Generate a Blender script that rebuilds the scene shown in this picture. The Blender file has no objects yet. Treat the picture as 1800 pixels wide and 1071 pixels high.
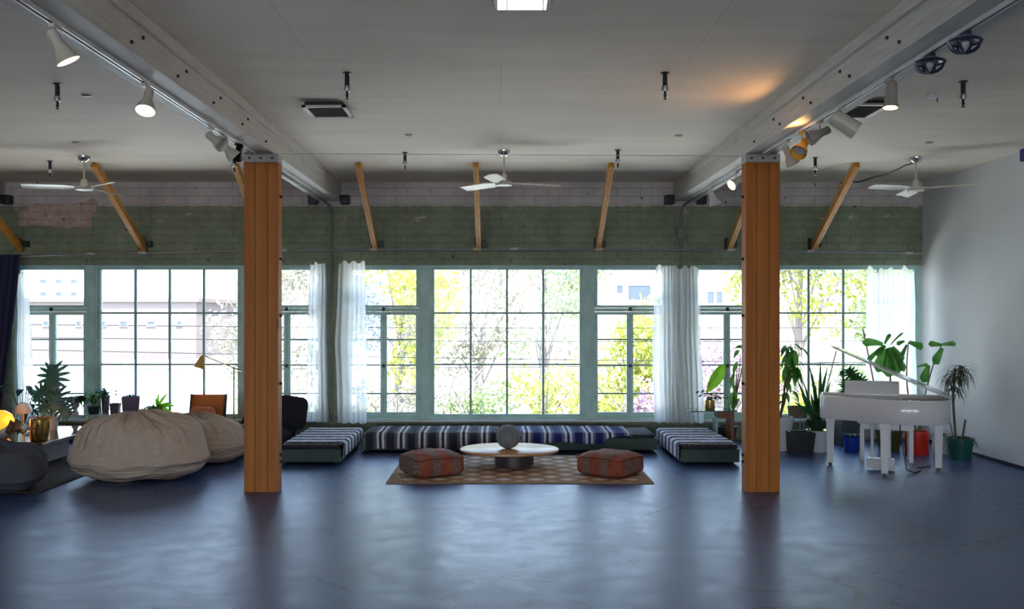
import bpy, bmesh, math, random
from math import pi, sin, cos, radians
from mathutils import Vector, Matrix, noise, Quaternion

random.seed(7)
SC = bpy.context.scene
COL = SC.collection
F = 1650.0; CX = 880.0; CY = 555.0; EYE = 1.55; D = 11.68      # camera constants; D = depth of the window wall
CEIL = 3.21

def at(px, py, Y):
    return Vector(((px-CX)/F*Y, Y, EYE-(py-CY)/F*Y))
def fx(px, Y): return (px-CX)/F*Y
def fz(py, Y): return EYE-(py-CY)/F*Y

# ---------------------------------------------------------------- materials
class G:
    def __init__(s, name):
        s.m = bpy.data.materials.new(name); s.m.use_nodes = True
        s.nt = s.m.node_tree; s.nt.nodes.clear()
        s.out = s.nt.nodes.new('ShaderNodeOutputMaterial')
    def n(s, t, **kw):
        nd = s.nt.nodes.new('ShaderNode'+t)
        for k, v in kw.items():
            if k.startswith('_'): setattr(nd, k[1:], v); continue
            key = int(k[1:]) if k[0] == 'i' and k[1:].isdigit() else k.replace('__', ' ')
            sock = nd.inputs[key]
            if isinstance(v, bpy.types.NodeSocket): s.nt.links.new(v, sock)
            else:
                if isinstance(v, (tuple, list)) and len(v) == 3 and sock.type == 'RGBA': v = (*v, 1)
                sock.default_value = v
        return nd
    def co(s, scale=(1, 1, 1), loc=(0, 0, 0), rot=(0, 0, 0)):
        t = s.n('TexCoord').outputs['Object']
        return s.n('Mapping', Vector=t, Scale=scale, Location=loc, Rotation=rot).outputs[0]
    def noise(s, sc, det=4, rough=.5, v=None, dist=0):
        return s.n('TexNoise', Vector=v or s.co(), Scale=float(sc), Detail=float(det), Roughness=rough, Distortion=float(dist)).outputs['Fac']
    def ramp(s, fac, stops, interp='LINEAR'):
        r = s.nt.nodes.new('ShaderNodeValToRGB'); s.nt.links.new(fac, r.inputs[0])
        cr = r.color_ramp; cr.interpolation = interp
        while len(cr.elements) < len(stops): cr.elements.new(.5)
        for e, (p, c) in zip(cr.elements, stops):
            e.position = p; e.color = (c, c, c, 1) if isinstance(c, (int, float)) else (*c, 1)
        return r.outputs[0]
    def mix(s, f, a, b, mode='MIX'):
        nd = s.nt.nodes.new('ShaderNodeMix'); nd.data_type = 'RGBA'; nd.blend_type = mode
        for i, v in ((0, f), (6, a), (7, b)):
            if isinstance(v, bpy.types.NodeSocket): s.nt.links.new(v, nd.inputs[i])
            else: nd.inputs[i].default_value = v if i == 0 else (*v, 1)
        return nd.outputs[2]
    def math(s, op, a, b=0., c=0.):
        nd = s.nt.nodes.new('ShaderNodeMath'); nd.operation = op
        for i, v in enumerate((a, b, c)):
            if isinstance(v, bpy.types.NodeSocket): s.nt.links.new(v, nd.inputs[i])
            else: nd.inputs[i].default_value = v
        return nd.outputs[0]
    def bump(s, h, st=.3, d=.01):
        return s.n('Bump', Height=h, Strength=st, Distance=d).outputs[0]
    def bsdf(s, **kw):
        b = s.n('BsdfPrincipled', **kw); s.nt.links.new(b.outputs[0], s.out.inputs[0]); return s.m
    def end(s, sh):
        s.nt.links.new(sh, s.out.inputs[0]); return s.m

MATS = {}
def simple(name, col, rough=.6, metal=0., var=.12, nsc=6, bump=0., spec=.5, **kw):
    if name in MATS: return MATS[name]
    g = G(name)
    n = g.noise(nsc, 4)
    lo = tuple(c*(1-var) for c in col); hi = tuple(min(1, c*(1+var)) for c in col)
    c = g.ramp(n, [(.3, lo), (.7, hi)])
    a = dict(Base__Color=c, Roughness=rough, Metallic=metal, Specular__IOR__Level=spec); a.update(kw)
    if bump: a['Normal'] = g.bump(g.noise(nsc*12, 3), bump, .004)
    MATS[name] = g.bsdf(**a); return MATS[name]
def emit(name, col, st):
    if name in MATS: return MATS[name]
    g = G(name); MATS[name] = g.end(g.n('Emission', Color=col, Strength=st).outputs[0]); return MATS[name]
def leafmat(name, c1, c2, rough=.45, trans=.25):
    if name in MATS: return MATS[name]
    g = G(name)
    c = g.ramp(g.noise(9, 2), [(.35, c1), (.7, c2)])
    p = g.n('BsdfPrincipled', Base__Color=c, Roughness=rough).outputs[0]
    t = g.n('BsdfTranslucent', Color=c).outputs[0]
    mx = g.n('MixShader', Fac=trans, i1=p, i2=t)
    MATS[name] = g.end(mx.outputs[0]); return MATS[name]

# ---------------------------------------------------------------- mesh builder
def frame(d):
    d = Vector(d).normalized()
    up = Vector((0, 0, 1)) if abs(d.z) < .95 else Vector((1, 0, 0))
    a = d.cross(up).normalized(); b = a.cross(d).normalized()
    return a, b
class MB:
    def __init__(s): s.v = []; s.f = []
    def quadgrid(s, rows, closed_u=False, closed_v=False):
        base = len(s.v); n = len(rows); m = len(rows[0])
        for r in rows: s.v += [tuple(p) for p in r]
        for i in range(n if closed_v else n-1):
            for j in range(m if closed_u else m-1):
                s.f.append((base+i*m+j, base+i*m+(j+1) % m, base+((i+1) % n)*m+(j+1) % m, base+((i+1) % n)*m+j))
        return s
    def poly(s, pts):
        b = len(s.v); s.v += [tuple(p) for p in pts]; s.f.append(tuple(range(b, b+len(pts)))); return s
    def box(s, c, size, rot=None, bev=0.):
        bm = bmesh.new(); bmesh.ops.create_cube(bm, size=1)
        bmesh.ops.scale(bm, vec=size, verts=bm.verts)
        if bev: bmesh.ops.bevel(bm, geom=bm.edges[:], offset=bev, segments=2, profile=.6, affect='EDGES')
        if rot is not None: bmesh.ops.rotate(bm, cent=(0, 0, 0), matrix=rot, verts=bm.verts)
        bmesh.ops.translate(bm, vec=c, verts=bm.verts)
        b = len(s.v); bm.verts.index_update()
        s.v += [tuple(v.co) for v in bm.verts]
        s.f += [tuple(b+v.index for v in f.verts) for f in bm.faces]
        bm.free(); return s
    def b2(s, p0, p1, bev=0.):
        p0 = Vector(p0); p1 = Vector(p1)
        return s.box((p0+p1)/2, tuple(abs(x) for x in (p1-p0)), bev=bev)
    def bar(s, p0, p1, w, h, bev=0.):            # box beam from p0 to p1, w sideways, h up
        p0 = Vector(p0); p1 = Vector(p1); d = p1-p0
        a, b = frame(d)
        R = Matrix((a, d.normalized(), b)).transposed()
        return s.box((p0+p1)/2, (w, d.length, h), R, bev)
    def tube(s, pts, r, seg=10, cap=True):
        pts = [Vector(p) for p in pts]; n = len(pts)
        rs = r if isinstance(r, (list, tuple)) else [r]*n
        rows = []; pa = None
        for i, p in enumerate(pts):
            d = pts[min(i+1, n-1)]-pts[max(i-1, 0)]
            if d.length < 1e-9: d = Vector((0, 0, 1))
            d.normalize()
            if pa is None: a, b = frame(d)
            else:
                a = (pa-d*pa.dot(d))
                a = a.normalized() if a.length > 1e-6 else frame(d)[0]
                b = a.cross(d)
            pa = a
            rows.append([p+(a*cos(2*pi*k/seg)+b*sin(2*pi*k/seg))*rs[i] for k in range(seg)])
        s.quadgrid(rows, closed_u=True)
        if cap: s.poly(rows[0]); s.poly(rows[-1][::-1])
        return s
    def lathe(s, prof, c=(0, 0, 0), seg=28, axis=None, sx=1., sy=1.):
        c = Vector(c)
        if axis is None: a, b, d = Vector((1, 0, 0)), Vector((0, 1, 0)), Vector((0, 0, 1))
        else:
            d = Vector(axis).normalized(); a, b = frame(d)
        rows = [[c+d*z+(a*cos(2*pi*k/seg)*sx+b*sin(2*pi*k/seg)*sy)*max(r, 1e-4) for k in range(seg)] for r, z in prof]
        return s.quadgrid(rows, closed_u=True)
    def blob(s, c, r, e=(1, 1), nu=32, nv=16, fn=None, rz=0.):
        sg = lambda x, p: math.copysign(abs(x)**p, x)
        rows = []
        for i in range(nv+1):
            t = -pi/2+pi*i/nv; row = []
            for k in range(nu):
                u = 2*pi*k/nu
                p = Vector((sg(cos(t), e[0])*sg(cos(u), e[1])*r[0], sg(cos(t), e[0])*sg(sin(u), e[1])*r[1], sg(sin(t), e[0])*r[2]))
                if fn: p = fn(p, u, t)
                if rz: p = Matrix.Rotation(rz, 3, 'Z') @ p
                row.append(p+Vector(c))
            rows.append(row)
        return s.quadgrid(rows, closed_u=True)
    def build(s, name, mat, parent=None, smooth=False, label=None, mods=None, merge=True):
        me = bpy.data.meshes.new(name); me.from_pydata(s.v, [], s.f)
        bm = bmesh.new(); bm.from_mesh(me)
        if merge: bmesh.ops.remove_doubles(bm, verts=bm.verts, dist=2e-5)
        bmesh.ops.recalc_face_normals(bm, faces=bm.faces)
        bm.to_mesh(me); bm.free()
        if smooth:
            for p in me.polygons: p.use_smooth = True
            if smooth != 'all':
                try: me.set_sharp_from_angle(angle=radians(40))
                except Exception: pass
        o = bpy.data.objects.new(name, me); COL.objects.link(o)
        me.materials.append(mat)
        if parent: o.parent = parent
        if label: o['label'] = label
        return o

def tag(o, label, cat, group=None):
    o['label'] = label; o['category'] = cat
    if group: o['group'] = group
    return o
def thing(name, label, cat, loc=(0, 0, 0), rz=0., group=None):
    o = bpy.data.objects.new(name, None); COL.objects.link(o)
    o.empty_display_size = .1
    o.location = loc; o.rotation_euler = (0, 0, rz)
    return tag(o, label, cat, group)
def struct(o): o['kind'] = 'structure'; return o
def dup(root, loc, rz=0., label=None, group=None, scale=None):
    r = root.copy(); COL.objects.link(r); r.location = loc; r.rotation_euler = (0, 0, rz)
    if scale: r.scale = (scale,)*3
    if label: r['label'] = label
    if group: r['group'] = group
    def rec(src, dst):
        for ch in list(src.children):
            c = ch.copy(); COL.objects.link(c); c.parent = dst
            rec(ch, c)
    rec(root, r)
    return r
WORLD_STRENGTH = 1.3; SUN_STRENGTH = 8.5; WORLD_REAR = 4.0; EXPOSURE = 1.9
# ---------------------------------------------------------------- materials of the room
def mat_floor():
    g = G('concrete_floor')
    v = g.co()
    big = g.noise(.9, 5, .6, v, .6); med = g.noise(5, 6, .65, v); fine = g.noise(40, 3, .6, v)
    c = g.ramp(big, [(.3, (.016, .052, .20)), (.5, (.03, .075, .23)), (.72, (.10, .105, .16))])  # blue of the reflected sky is put into the base colour
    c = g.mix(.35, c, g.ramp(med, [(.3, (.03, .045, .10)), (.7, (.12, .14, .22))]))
    dv = g.n('VectorMath', _operation='ADD', i0=v, i1=g.n('VectorMath', _operation='SCALE', i0=g.n('TexNoise', Vector=v, Scale=2.2, Detail=6.).outputs['Color'], Scale=.55).outputs[0]).outputs[0]
    vo = g.n('TexVoronoi', _feature='DISTANCE_TO_EDGE', Vector=dv, Scale=.85).outputs['Distance']
    crack = g.ramp(vo, [(0., 1.), (.008, 1.), (.016, 0.)])
    vo2 = g.n('TexVoronoi', _feature='DISTANCE_TO_EDGE', Vector=dv, Scale=3.1).outputs['Distance']
    crack2 = g.ramp(vo2, [(0., .8), (.012, .6), (.022, 0.)])
    mask = g.ramp(g.noise(.8, 3, .5, g.co(loc=(4, 2, 0))), [(.46, 0.), (.58, 1.)])
    mask2 = g.ramp(g.noise(1.3, 3, .5, g.co(loc=(9, 5, 0))), [(.50, 0.), (.6, 1.)])
    cr = g.math('MAXIMUM', g.math('MULTIPLY', crack, mask), g.math('MULTIPLY', crack2, mask2))
    # stains: small dark spots
    sp = g.n('TexVoronoi', _feature='F1', Vector=v, Scale=1.1).outputs['Distance']
    spot = g.ramp(sp, [(0., 1.), (.028, 1.), (.036, 0.)])
    c = g.mix(g.math('MULTIPLY', cr, .95), c, (.015, .018, .03))
    c = g.mix(g.math('MULTIPLY', spot, .8), c, (.02, .02, .025))
    r = g.ramp(g.math('ADD', g.math('MULTIPLY', med, .6), g.math('MULTIPLY', big, .4)), [(.3, .27), (.7, .42)])
    h = g.math('SUBTRACT', g.math('ADD', g.math('MULTIPLY', fine, .10), g.math('MULTIPLY', med, .25)), g.math('MULTIPLY', cr, .5))
    return g.bsdf(Base__Color=c, Roughness=r, Specular__IOR__Level=.95, Specular__Tint=(.30, .56, 1., 1), Normal=g.bump(h, .08, .004))  # specular tint also carries the blue sky reflection
def mat_ceiling():
    g = G('plaster_ceiling')
    v = g.co()
    n = g.noise(.7, 5, .6, v, .5); s = g.noise(3, 4, .6, g.co((.25, 1.6, 1)))
    c = g.mix(.4, g.ramp(n, [(.3, (.68, .60, .50)), (.7, (.80, .71, .60))]), g.ramp(s, [(.35, (.64, .57, .48)), (.65, (.80, .73, .63))]))
    b = g.n('TexBrick', Vector=g.co((1, 1, 1)), Scale=1., Mortar__Size=.004, Mortar__Smooth=.4, Brick__Width=2.44, Row__Height=1.22, _offset=.5).outputs['Fac']
    c = g.mix(g.math('MULTIPLY', b, .35), c, (.3, .28, .25))
    return g.bsdf(Base__Color=c, Roughness=.75, Normal=g.bump(g.math('ADD', n, g.math('MULTIPLY', s, .5)), .35, .03))
def mat_backwall():
    g = G('painted_brick')
    v = g.co()
    sep = g.n('SeparateXYZ', Vector=v); X, Z = sep.outputs[0], sep.outputs[2]
    uv = g.n('CombineXYZ', X=X, Y=Z).outputs[0]
    n1 = g.noise(2.2, 6, .65, v); n2 = g.noise(11, 6, .7, v); n3 = g.noise(30, 4, .7, v)
    green = g.ramp(n1, [(.3, (.21, .24, .155)), (.55, (.29, .33, .22)), (.75, (.37, .41, .29))])
    green = g.mix(.3, green, g.ramp(n2, [(.35, (.10, .12, .09)), (.7, (.26, .31, .23))]))
    white = g.ramp(n1, [(.3, (.52, .48, .48)), (.7, (.70, .65, .64))])
    edge = g.math('ADD', Z, g.math('MULTIPLY', g.math('SUBTRACT', n2, .5), .05))
    top = g.math('GREATER_THAN', edge, 2.915)
    c = g.mix(top, green, white)
    # bare brick patches
    px = g.math('SUBTRACT', 1., g.math('ABSOLUTE', g.math('DIVIDE', g.math('ADD', X, 5.58), .60)))
    pz = g.math('SUBTRACT', 1., g.math('ABSOLUTE', g.math('DIVIDE', g.math('SUBTRACT', Z, 2.80), .20)))
    pm = g.math('ADD', g.math('MINIMUM', px, pz), g.math('MULTIPLY', g.math('SUBTRACT', n1, .5), 1.6))
    patch = g.ramp(pm, [(.24, 0.), (.30, 1.)])
    brick = g.ramp(n2, [(.3, (.40, .24, .20)), (.55, (.52, .40, .36)), (.7, (.60, .53, .50))])
    c = g.mix(patch, c, brick)
    # flaked spots near the top course
    band = g.math('MULTIPLY', g.math('GREATER_THAN', Z, 2.72), g.math('LESS_THAN', Z, 2.91))
    fl = g.math('MULTIPLY', g.ramp(g.noise(3.2, 5, .7, g.co((1, 1, 2.5), loc=(3, 0, 0))), [(.60, 0.), (.63, 1.)]), band)
    c = g.mix(fl, c, (.50, .42, .36))
    dark = g.ramp(g.noise(14, 3, .5, g.co(loc=(7, 7, 2))), [(.70, 0.), (.75, .85)])
    c = g.mix(dark, c, (.03, .03, .03))
    br = g.n('TexBrick', Vector=uv, Scale=1., Mortar__Size=.006, Mortar__Smooth=.5, Brick__Width=.29, Row__Height=.098).outputs['Fac']
    c = g.mix(g.math('MULTIPLY', br, .35), c, (.07, .07, .06))
    h = g.math('SUBTRACT', g.math('ADD', g.math('MULTIPLY', n2, .5), g.math('MULTIPLY', n3, .3)), g.math('MULTIPLY', br, .6))
    return g.bsdf(Base__Color=c, Roughness=.8, Normal=g.bump(h, .5, .02))
def mat_white(name='white_plaster', col=(.72, .73, .74)):
    g = G(name)
    n = g.noise(1.3, 5, .6); m = g.noise(25, 3)
    return g.bsdf(Base__Color=g.ramp(n, [(.3, tuple(x*.9 for x in col)), (.7, col)]), Roughness=.6, Normal=g.bump(m, .12, .01))
def mat_beam():
    g = G('painted_beam')
    n = g.noise(2, 5, .6, g.co((3, .4, 3))); m = g.noise(12, 5, .7, g.co((3, .25, 3)))
    c = g.mix(.5, g.ramp(n, [(.3, (.60, .57, .52)), (.7, (.72, .69, .64))]), g.ramp(m, [(.35, (.42, .40, .37)), (.6, (.64, .62, .58))]))
    return g.bsdf(Base__Color=c, Roughness=.6, Normal=g.bump(m, .3, .01))
def mat_wood(name, c1, c2, sc=(14, 14, .8), rough=.4, rings=6.):
    if name in MATS: return MATS[name]
    g = G(name)
    v = g.co(sc)
    n = g.noise(1.2, 6, .65, v, 1.2)
    w = g.n('TexWave', _wave_type='BANDS', Vector=v, Scale=rings*.1, Distortion=6., Detail=4., Detail__Scale=1.4).outputs['Fac']
    kn = g.n('TexVoronoi', _feature='F1', Vector=g.co((1.6, 1.6, .75)), Scale=1.).outputs['Distance']
    c = g.mix(.45, g.ramp(n, [(.3, c1), (.7, c2)]), g.ramp(w, [(.2, c1), (.8, c2)]))
    c = g.mix(g.ramp(kn, [(.0, .9), (.035, .85), (.06, 0.)]), c, tuple(x*.25 for x in c1))
    MATS[name] = g.bsdf(Base__Color=c, Roughness=rough, Normal=g.bump(n, .15, .004)); return MATS[name]
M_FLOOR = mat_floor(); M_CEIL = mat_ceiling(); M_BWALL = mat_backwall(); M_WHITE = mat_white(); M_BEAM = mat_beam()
M_POST = mat_wood('amber_timber', (.36, .10, .002), (.48, .152, .003), (4, 4, .5), .55)
M_BRACE = mat_wood('honey_timber', (.55, .22, .03), (.78, .38, .07), (10, 10, 2))
M_FRAME = simple('teal_window_paint', (.42, .63, .60), .45, var=.15, nsc=5, bump=.1)
M_SILL = simple('pale_sill_paint', (.60, .68, .70), .4, var=.08)
M_BLACK = simple('black_metal', (.02, .02, .022), .4, .3)
M_STEEL = simple('worn_steel', (.45, .45, .47), .35, .9)
M_CHROME = simple('chrome', (.75, .75, .76), .12, 1., var=.03)
M_BRASS = simple('brass', (.75, .52, .18), .22, 1., var=.1)
M_CREAM = simple('cream_enamel', (.62, .58, .50), .35, var=.06)
M_GREYP = simple('grey_enamel', (.30, .28, .26), .4, var=.06)
M_SOIL = simple('potting_soil', (.035, .025, .018), .95, var=.4, nsc=30, bump=.6)
def mat_glass():
    g = G('window_glass')
    t = g.n('BsdfTransparent', Color=(.93, .97, .98)).outputs[0]
    gl = g.n('BsdfGlossy', Color=(.9, .95, 1.), Roughness=.03).outputs[0]
    f = g.n('Fresnel', IOR=1.25).outputs[0]
    return g.end(g.n('MixShader', Fac=f, i1=t, i2=gl).outputs[0])
M_GLASS = mat_glass()

# ---------------------------------------------------------------- the room
XL, XR, YR = -8.6, 5.25, -9.0
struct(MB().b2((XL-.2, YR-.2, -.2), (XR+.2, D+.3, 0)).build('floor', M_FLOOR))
struct(MB().b2((XL-.2, YR-.2, CEIL), (XR+.2, D+.3, CEIL+.25)).build('ceiling', M_CEIL))
struct(MB().b2((XR, YR, 0), (XR+.2, D+.3, CEIL)).build('wall_right', M_WHITE))
struct(MB().b2((XL-.2, YR, 0), (XL, D+.3, CEIL)).build('wall_left', M_WHITE))
RW = [(-7.6, -4.4), (-3.4, -.2), (.8, 4.0)]         # unseen tall windows added in the rear wall to light the room from behind
w = MB().b2((XL-.2, YR-.2, 0), (XR+.2, YR, .5)).b2((XL-.2, YR-.2, 2.5), (XR+.2, YR, CEIL))
xs = [XL-.2]+[x for b in RW for x in b]+[XR+.2]
for i in range(0, 8, 2): w.b2((xs[i], YR-.2, .5), (xs[i+1], YR, 2.5))
struct(w.build('wall_rear', simple('cream_rear_wall', (.75, .62, .46), .8)))
for k, (a, b) in enumerate(RW):
    m = MB().b2((a, YR-.12, .5), (b, YR-.06, .56)).b2((a, YR-.12, 2.44), (b, YR-.06, 2.5))
    for q in range(5): x = a+(b-a)*q/4; m.b2((x-.025, YR-.12, .56), (x+.025, YR-.06, 2.44))
    struct(m.build('trim_%d' % (30+k), M_SILL))
ZS = .235; ZT = fz(466, D)            # sill and head of the window band
# openings (pixel x ranges measured on the window wall)
BAYS = [(fx(22, D), fx(566, D)), (fx(600, D), fx(1182, D)), (fx(1213, D), XR-.02)]
w = MB()
w.b2((XL, D, 0), (XR, D+.28, ZS)); w.b2((XL, D, ZT), (XR, D+.28, CEIL))
xs = [XL]+[x for b in BAYS for x in b]
for i in range(0, 6, 2): w.b2((xs[i], D, ZS), (xs[i+1], D+.28, ZT))
struct(w.build('wall_back', M_BWALL))
struct(MB().b2((XR-.016, YR, 0), (XR, D, .035)).build('baseboard_right', M_BLACK))
for i, (a, b) in enumerate(BAYS):
    struct(MB().b2((a-.02, D-.05, ZS-.005), (b+(.02 if i < 2 else 0), D+.10, ZS+.022), .004).build('trim_%d' % (i+1), M_SILL))

YG = D+.10                            # plane of the glazing
def rect_frame(m, x0, x1, z0, z1, t, y0, y1, tb=None):
    tb = tb or t
    m.b2((x0, y0, z0), (x0+t, y1, z1)); m.b2((x1-t, y0, z0), (x1, y1, z1))
    m.b2((x0+t, y0, z0), (x1-t, y1, z0+tb)); m.b2((x0+t, y0, z1-t), (x1-t, y1, z1)); return m
WN = [0]
def fixed_window(x0, x1):
    WN[0] += 1
    root = bpy.data.objects.new('window_%d' % WN[0], None); COL.objects.link(root); struct(root)
    root.location = ((x0+x1)/2, YG, ZS)
    z0, z1 = ZS+.02, ZT; o = Vector(root.location)
    def L(m):
        m.v = [tuple(Vector(p)-o) for p in m.v]; return m
    m = rect_frame(MB(), x0, x1, z0, z1, .035, YG-.05, YG+.05)
    L(m).build('window_frame', M_FRAME, root)
    m = rect_frame(MB(), x0+.03, x1-.03, z0+.01, z1-.02, .035, YG-.025, YG+.025, .05)
    L(m).build('sash', M_FRAME, root)
    gx0, gx1, gz0, gz1 = x0+.065, x1-.065, z0+.06, z1-.055
    m = MB()
    for k in (1, 2, 3):
        x = gx0+(gx1-gx0)*k/4; m.b2((x-.013, YG-.016, gz0), (x+.013, YG+.016, gz1))
    for zp in (550.5, 641):
        z = fz(zp, YG); m.b2((gx0, YG-.014, z-.011), (gx1, YG+.014, z+.011))
    L(m).build('muntin', simple('muntin_paint', (.26, .40, .40), .5), root)
    L(MB().b2((gx0, YG+.0005, gz0), (gx1, YG+.0035, gz1))).build('pane', M_GLASS, root)
def casement_window(x0, x1):
    WN[0] += 1
    root = bpy.data.objects.new('window_%d' % WN[0], None); COL.objects.link(root); struct(root)
    root.location = ((x0+x1)/2, YG, ZS); o = Vector(root.location)
    def L(m):
        m.v = [tuple(Vector(p)-o) for p in m.v]; return m
    z0, z1 = ZS+.02, ZT; zr = fz(545, YG)
    m = rect_frame(MB(), x0, x1, z0, z1, .022, YG-.05, YG+.05)
    m.b2((x0+.022, YG-.05, zr-.022), (x1-.022, YG+.05, zr+.022))
    L(m).build('window_frame', M_FRAME, root)
    a, b = x0+.022, x1-.022
    t = rect_frame(MB(), a+.003, b-.003, zr+.024, z1-.024, .034, YG-.025, YG+.025)
    t = L(t).build('sash', M_FRAME, root)
    L(MB().b2((a+.037, YG, zr+.058), (b-.037, YG+.003, z1-.058))).build('pane', M_GLASS, t)
    mid = (a+b)/2
    for sx, (p, q) in enumerate(((a+.003, mid-.002), (mid+.002, b-.003))):
        zz0, zz1 = z0+.024, zr-.024
        s = L(rect_frame(MB(), p, q, zz0, zz1, .038, YG-.025, YG+.025, .06)).build('sash', M_FRAME, root)
        m = MB()
        for zp in (597, 642, 692):
            z = fz(zp, YG); m.b2((p+.036, YG-.012, z-.009), (q-.036, YG+.012, z+.009))
        L(m).build('muntin', simple('muntin_paint', (.26, .40, .40), .5), s)
        L(MB().b2((p+.037, YG+.0005, zz0+.058), (q-.037, YG+.0035, zz1-.036))).build('pane', M_GLASS, s)
    m = MB().b2((mid-.018, YG-.06, fz(643, YG)-.02), (mid+.018, YG-.025, fz(643, YG)+.02), .004)
    L(m).build('latch', M_BLACK, root)
    m = MB().b2((mid-.02, YG-.06, zr-.015), (mid+.02, YG-.045, zr+.03), .004)
    L(m).build('latch', M_BLACK, root)
def post(px):
    WN.append(1)
    x = fx(px, D)
    struct(MB().b2((x-.05, YG-.06, ZS+.02), (x+.05, YG+.06, ZT)).build('trim_%d' % (len(WN)+2), M_FRAME))
casement_window(BAYS[0][0], fx(151, D)); post(157); fixed_window(fx(163.5, D), fx(424, D)); post(431); casement_window(fx(438, D), BAYS[0][1])
casement_window(BAYS[1][0]+.05, fx(739, D)); post(746.5); fixed_window(fx(753.5, D), fx(1029, D)); post(1036); casement_window(fx(1043, D), BAYS[1][1]-.05)
casement_window(BAYS[2][0]+.05, fx(1341, D)); post(1348); fixed_window(fx(1355, D), BAYS[2][1])
struct(MB().b2((BAYS[1][0], YG-.05, ZS+.02), (BAYS[1][0]+.05, YG+.05, ZT)).build('trim_20', M_FRAME))
struct(MB().b2((BAYS[1][1]-.05, YG-.05, ZS+.02), (BAYS[1][1], YG+.05, ZT)).build('trim_21', M_FRAME))
struct(MB().b2((BAYS[2][0], YG-.05, ZS+.02), (BAYS[2][0]+.05, YG+.05, ZT)).build('trim_22', M_FRAME))

# ---------------------------------------------------------------- beams, columns, braces
YC = 8.22
def beam(x0, x1, side, label):         # side: +1 when the bolted face looks to +x
    t = thing('ceiling_beam', label, 'beam', ((x0+x1)/2, 4.3, 2.97))
    o = Vector(t.location)
    def L(m): m.v = [tuple(Vector(p)-o) for p in m.v]; return m
    L(MB().b2((x0, YR+.01, 2.97), (x1, D-.005, CEIL-.003), .004)).build('beam_body', M_BEAM, t)
    xf = x1 if side > 0 else x0
    L(MB().b2((xf-(.0 if side > 0 else .03), YR+.01, 3.135), (xf+(.03 if side > 0 else 0), D-1.2, CEIL-.003), .003)).build('cover_strip', M_BEAM, t)
    for k in range(9):
        for zz in (3.02, 3.09):
            y = 3.6+k*.72+(.16 if zz > 3.05 else 0)
            if y > YC-.3: continue
            L(MB().lathe([(0, .012), (.009, .012), (.011, .004), (.011, -.002)], (xf, y, zz), 8, (side, 0, 0))).build('bolt', M_BLACK, t)
    return t
BLX, BRX = (-2.26, -1.985), (2.145, 2.425)
beam(*BLX, 1, 'long white painted ceiling beam running over the left timber column')
beam(*BRX, -1, 'long white painted ceiling beam running over the right timber column')
t = thing('ceiling_beam', 'short end of a white beam meeting the window wall at the far left', 'beam', (-6.3, 8, 2.97))
MB().b2((-.13, -16.9, 0), (.13, 3.675, .237)).build('beam_body', M_BEAM, t)
# dark iron beam seats at the window wall
for x, d in ((BLX[0], 'left of the beam over the left column'), (BLX[1], 'right of the beam over the left column'), (BRX[0], 'left of the beam over the right column'), (BRX[1], 'right of the beam over the right column'), (-6.17, 'at the far left end of the window wall')):
    sg = -1 if x in (BLX[0], BRX[0]) else 1
    tag(MB().b2((x+(.005*sg), D-.13, 2.925), (x+.115*sg, D-.003, 3.04), .015).build('beam_bracket', M_BLACK), 'dark iron bracket on the window wall '+d, 'bracket', 'beam seats')

def column(xc, label, lit):
    t = thing('timber_column', label, 'column', (xc, YC+.15, 0))
    for k, (a, b) in enumerate(((-.15, -.055), (-.053, .055), (.057, .15))):
        MB().b2((a, -.145, 0), (b, .0, 2.955 if 0 else 2.895), .005).build('timber_board', M_POST, t)
    for z in (.26, .32, .95, 1.55, 2.05, 2.60):
        for s in (-1, 1):
            MB().lathe([(0, .018), (.010, .018), (.014, .008), (.014, -.002)], (.15*s, -.07, z), 10, (s, 0, 0)).build('bolt', M_BLACK, t)
    MB().b2((-.152, -.15, 2.895), (.152, .0, 2.968), .004).build('steel_cap', simple('painted_steel_cap', (.42, .40, .40), .5, .2), t)
    for x in (-.1, 0, .1):
        MB().lathe([(0, .012), (.009, .012), (.011, .002)], (x, -.15, 2.93), 8, (0, -1, 0)).build('bolt', M_BLACK, t)
    return t
column(-2.10, 'thick orange timber column left of the seating area', 1)
column(2.298, 'thick orange timber column between the right daybed and the piano', 1)

YB = 10.25
brs = [(-5.95, 'wooden ceiling brace cut off by the left edge of the photo'), (-4.42, 'wooden ceiling brace behind the left ceiling fan'),
       (-2.89, 'wooden ceiling brace mostly hidden behind the left timber column'), (-1.55, 'wooden ceiling brace just right of the left column'),
       (-.27, 'near vertical looking wooden ceiling brace left of the middle fan'), (1.205, 'wooden ceiling brace between the middle fan and the right column'),
       (2.83, 'wooden ceiling brace partly hidden by the right timber column'), (3.87, 'wooden ceiling brace left of the right ceiling fan')]
for x, lb in brs:
    t = thing('wooden_brace', lb, 'brace', (x, D, 2.4), group='diagonal braces above the windows')
    MB().bar((0, YB-D-.05, CEIL-2.4-.012), (0, -.045, -.02), .062, .085, .004).build('timber', M_BRACE, t)
    MB().b2((-.05, -.10, -.04), (-.034, -.002, .11), .003).b2((.034, -.08, .0), (.095, -.002, .075), .004).build('bracket', M_BLACK, t)
# rail along the window wall
RZ = fz(438, D-.1)
t = thing('curtain_rail', 'long thin grey metal rail running across the green wall above the windows', 'rail', (0, D-.1, RZ))
def rz_(x): return -.0022*(x-.2)**2
pts = [Vector((x, 0, rz_(x))) for x in [-8.3+i*.45 for i in range(31) if -8.3+i*.45 < XR-.05]]
MB().tube(pts, .012, 8).build('rail', simple('galvanised', (.42, .44, .46), .35, .7), t, True)
for px in (28, 160, 250, 498, 656, 838, 904, 1053, 1285, 1310, 1425, 1598):
    x = fx(px, D-.1)
    MB().b2((x-.045, -.018, rz_(x)-.012), (x+.045, .098, rz_(x)+.018), .003).build('clamp', simple('pale_clamp', (.55, .55, .52), .5), t)
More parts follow.
